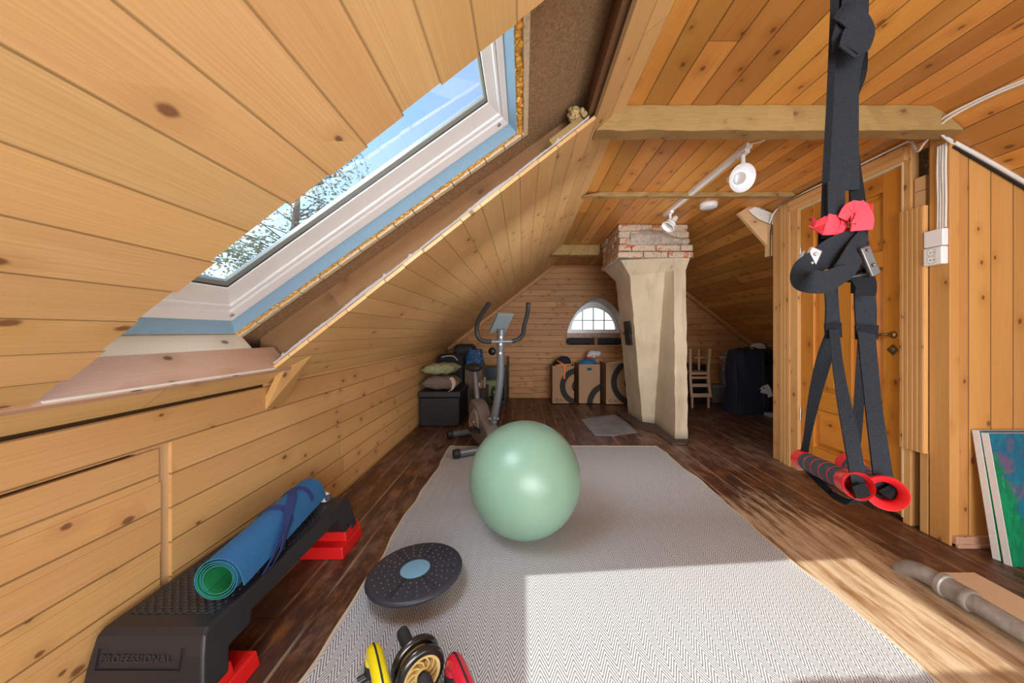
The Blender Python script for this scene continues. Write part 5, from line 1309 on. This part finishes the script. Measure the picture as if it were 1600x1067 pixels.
# ---------------------------------------------------------------- birch outside the skylight
def leafmat():
    t=NT('birch_leaves');o=t.n('ShaderNodeObjectInfo');g=t.n('ShaderNodeNewGeometry').outputs['Random Per Island']
    c=t.mix(g,(.20,.26,.12),(.42,.46,.30));t.col(c);t.rough(.6)
    tr=t.n('ShaderNodeBsdfTranslucent');t.l(c,tr.inputs[0]);mx=t.n('ShaderNodeMixShader');mx.inputs[0].default_value=.45;t.l(t.b.outputs[0],mx.inputs[1]);t.l(tr.outputs[0],mx.inputs[2]);t.l(mx.outputs[0],t.out.inputs[0]);return t.m
random.seed(44)
bt=thing('birch_tree','leafy birch tree seen outside through the skylight','tree',(-6.0,8.4,-3))
m=MB();m.tube(cr([(-6.0,8.4,-3),(-5.9,8.4,0),(-5.75,8.4,2.4),(-5.5,8.35,4.4),(-5.2,8.3,6.4)],5),[.15]*5+[.12]*5+[.08]*5+[.045]*5+[.02],10)
lv=MB()
for i in range(120):
    z0=random.uniform(.4,6.2);a=random.uniform(0,2*PI);L=random.uniform(.7,2.2)*(1-.10*max(0,z0-1.5))
    b0=V((-5.85+.11*(z0-1),8.38,z0));d=V((math.cos(a),math.sin(a)*.8,random.uniform(.05,.6)))
    tip=b0+d*L
    sag=tip+V((d.x*.25,d.y*.25,-random.uniform(.3,.9)))
    pts=cr([tuple(b0),tuple(b0+d*L*.55+V((0,0,.08))),tuple(tip),tuple(sag)],4)
    m.tube(pts,[.018-.015*k/12 for k in range(13)],5)
    for k in range(75):
        q=V(pts[random.randint(3,12)])+V((random.gauss(0,.13),random.gauss(0,.13),random.gauss(-.05,.16)))
        s=random.uniform(.022,.042);n=V((random.gauss(0,1),random.gauss(0,1),random.gauss(0,1))).normalized();a1,a2=frame(n)
        lv.add([q+a1*s*1.3,q+a2*s*.8,q-a1*s*1.2,q-a2*s*.8],[(0,1,2,3)])
m.build('trunk',plain('birch_bark',(.20,.19,.17),.8,noise=.5,ns=9),bt,60)
lv.build('crown',leafmat(),bt,0,fixn=False)
# ---------------------------------------------------------------- camera, sky, light
cd=bpy.data.cameras.new('camera');cam=bpy.data.objects.new('camera',cd);C.objects.link(cam)
cam.location=(0,0,H);cam.rotation_euler=(PI/2,0,0)
cd.sensor_width=36;cd.sensor_fit='HORIZONTAL';cd.lens=F/1600*36;cd.shift_x=-17/1600;cd.shift_y=-14.5/1600;cd.clip_start=.02
bpy.context.scene.camera=cam
w=bpy.data.worlds.new('sky');bpy.context.scene.world=w;w.use_nodes=True
nt=w.node_tree;bg=nt.nodes['Background'];sk=nt.nodes.new('ShaderNodeTexSky');sk.sky_type='NISHITA';sk.sun_disc=False
SUN=V((.885,.185,-1.0)).normalized()
sk.sun_elevation=math.asin(-SUN.z);sk.sun_rotation=math.atan2(-SUN.x,-SUN.y);sk.air_density=1.0;sk.dust_density=.5;sk.ozone_density=2.5
nt.links.new(sk.outputs[0],bg.inputs[0]);bg.inputs[1].default_value=.46
ld=bpy.data.lights.new('sun','SUN');ld.energy=4.3;ld.angle=math.radians(.6);ld.color=(1,.97,.92)
lo=bpy.data.objects.new('sun',ld);C.objects.link(lo);lo.rotation_euler=SUN.to_track_quat('-Z','Y').to_euler();lo.location=(-4,0,6)
def area(name,loc,target,sx,sy,e,col=(1,1,1)):
    l=bpy.data.lights.new(name,'AREA');l.shape='RECTANGLE';l.size=sx;l.size_y=sy;l.energy=e;l.color=col
    o=bpy.data.objects.new(name,l);C.objects.link(o);o.location=loc;o.rotation_euler=(V(target)-V(loc)).to_track_quat('-Z','Y').to_euler();return o
area('rear_fill',(.7,-2.3,1.3),(.3,2,1.15),2.4,1.5,120,(.90,.95,1.0))  # added fill lamp behind the camera, unseen; the rear wall has no window
area('skylight_fill',(-.70,.95,1.75),(.8,1.6,.4),.8,.5,14,(.85,.93,1.0))
area('floor_bounce_fill',(1.0,-.9,.25),(-.6,1.0,1.5),2.2,1.4,42,(1,.97,.93))  # unseen lamp added low down, standing in for sun bounced off the floor
area('hall_fill',(.85,2.0,1.15),(.85,5.6,1.1),1.2,.7,11,(.95,.97,1.0))
sc=bpy.context.scene
sc.view_settings.view_transform='Standard';sc.view_settings.look='None';sc.view_settings.exposure=.25
sc.cycles.use_denoising=True
sc.cycles.max_bounces=10;sc.cycles.diffuse_bounces=6;sc.cycles.transparent_max_bounces=12
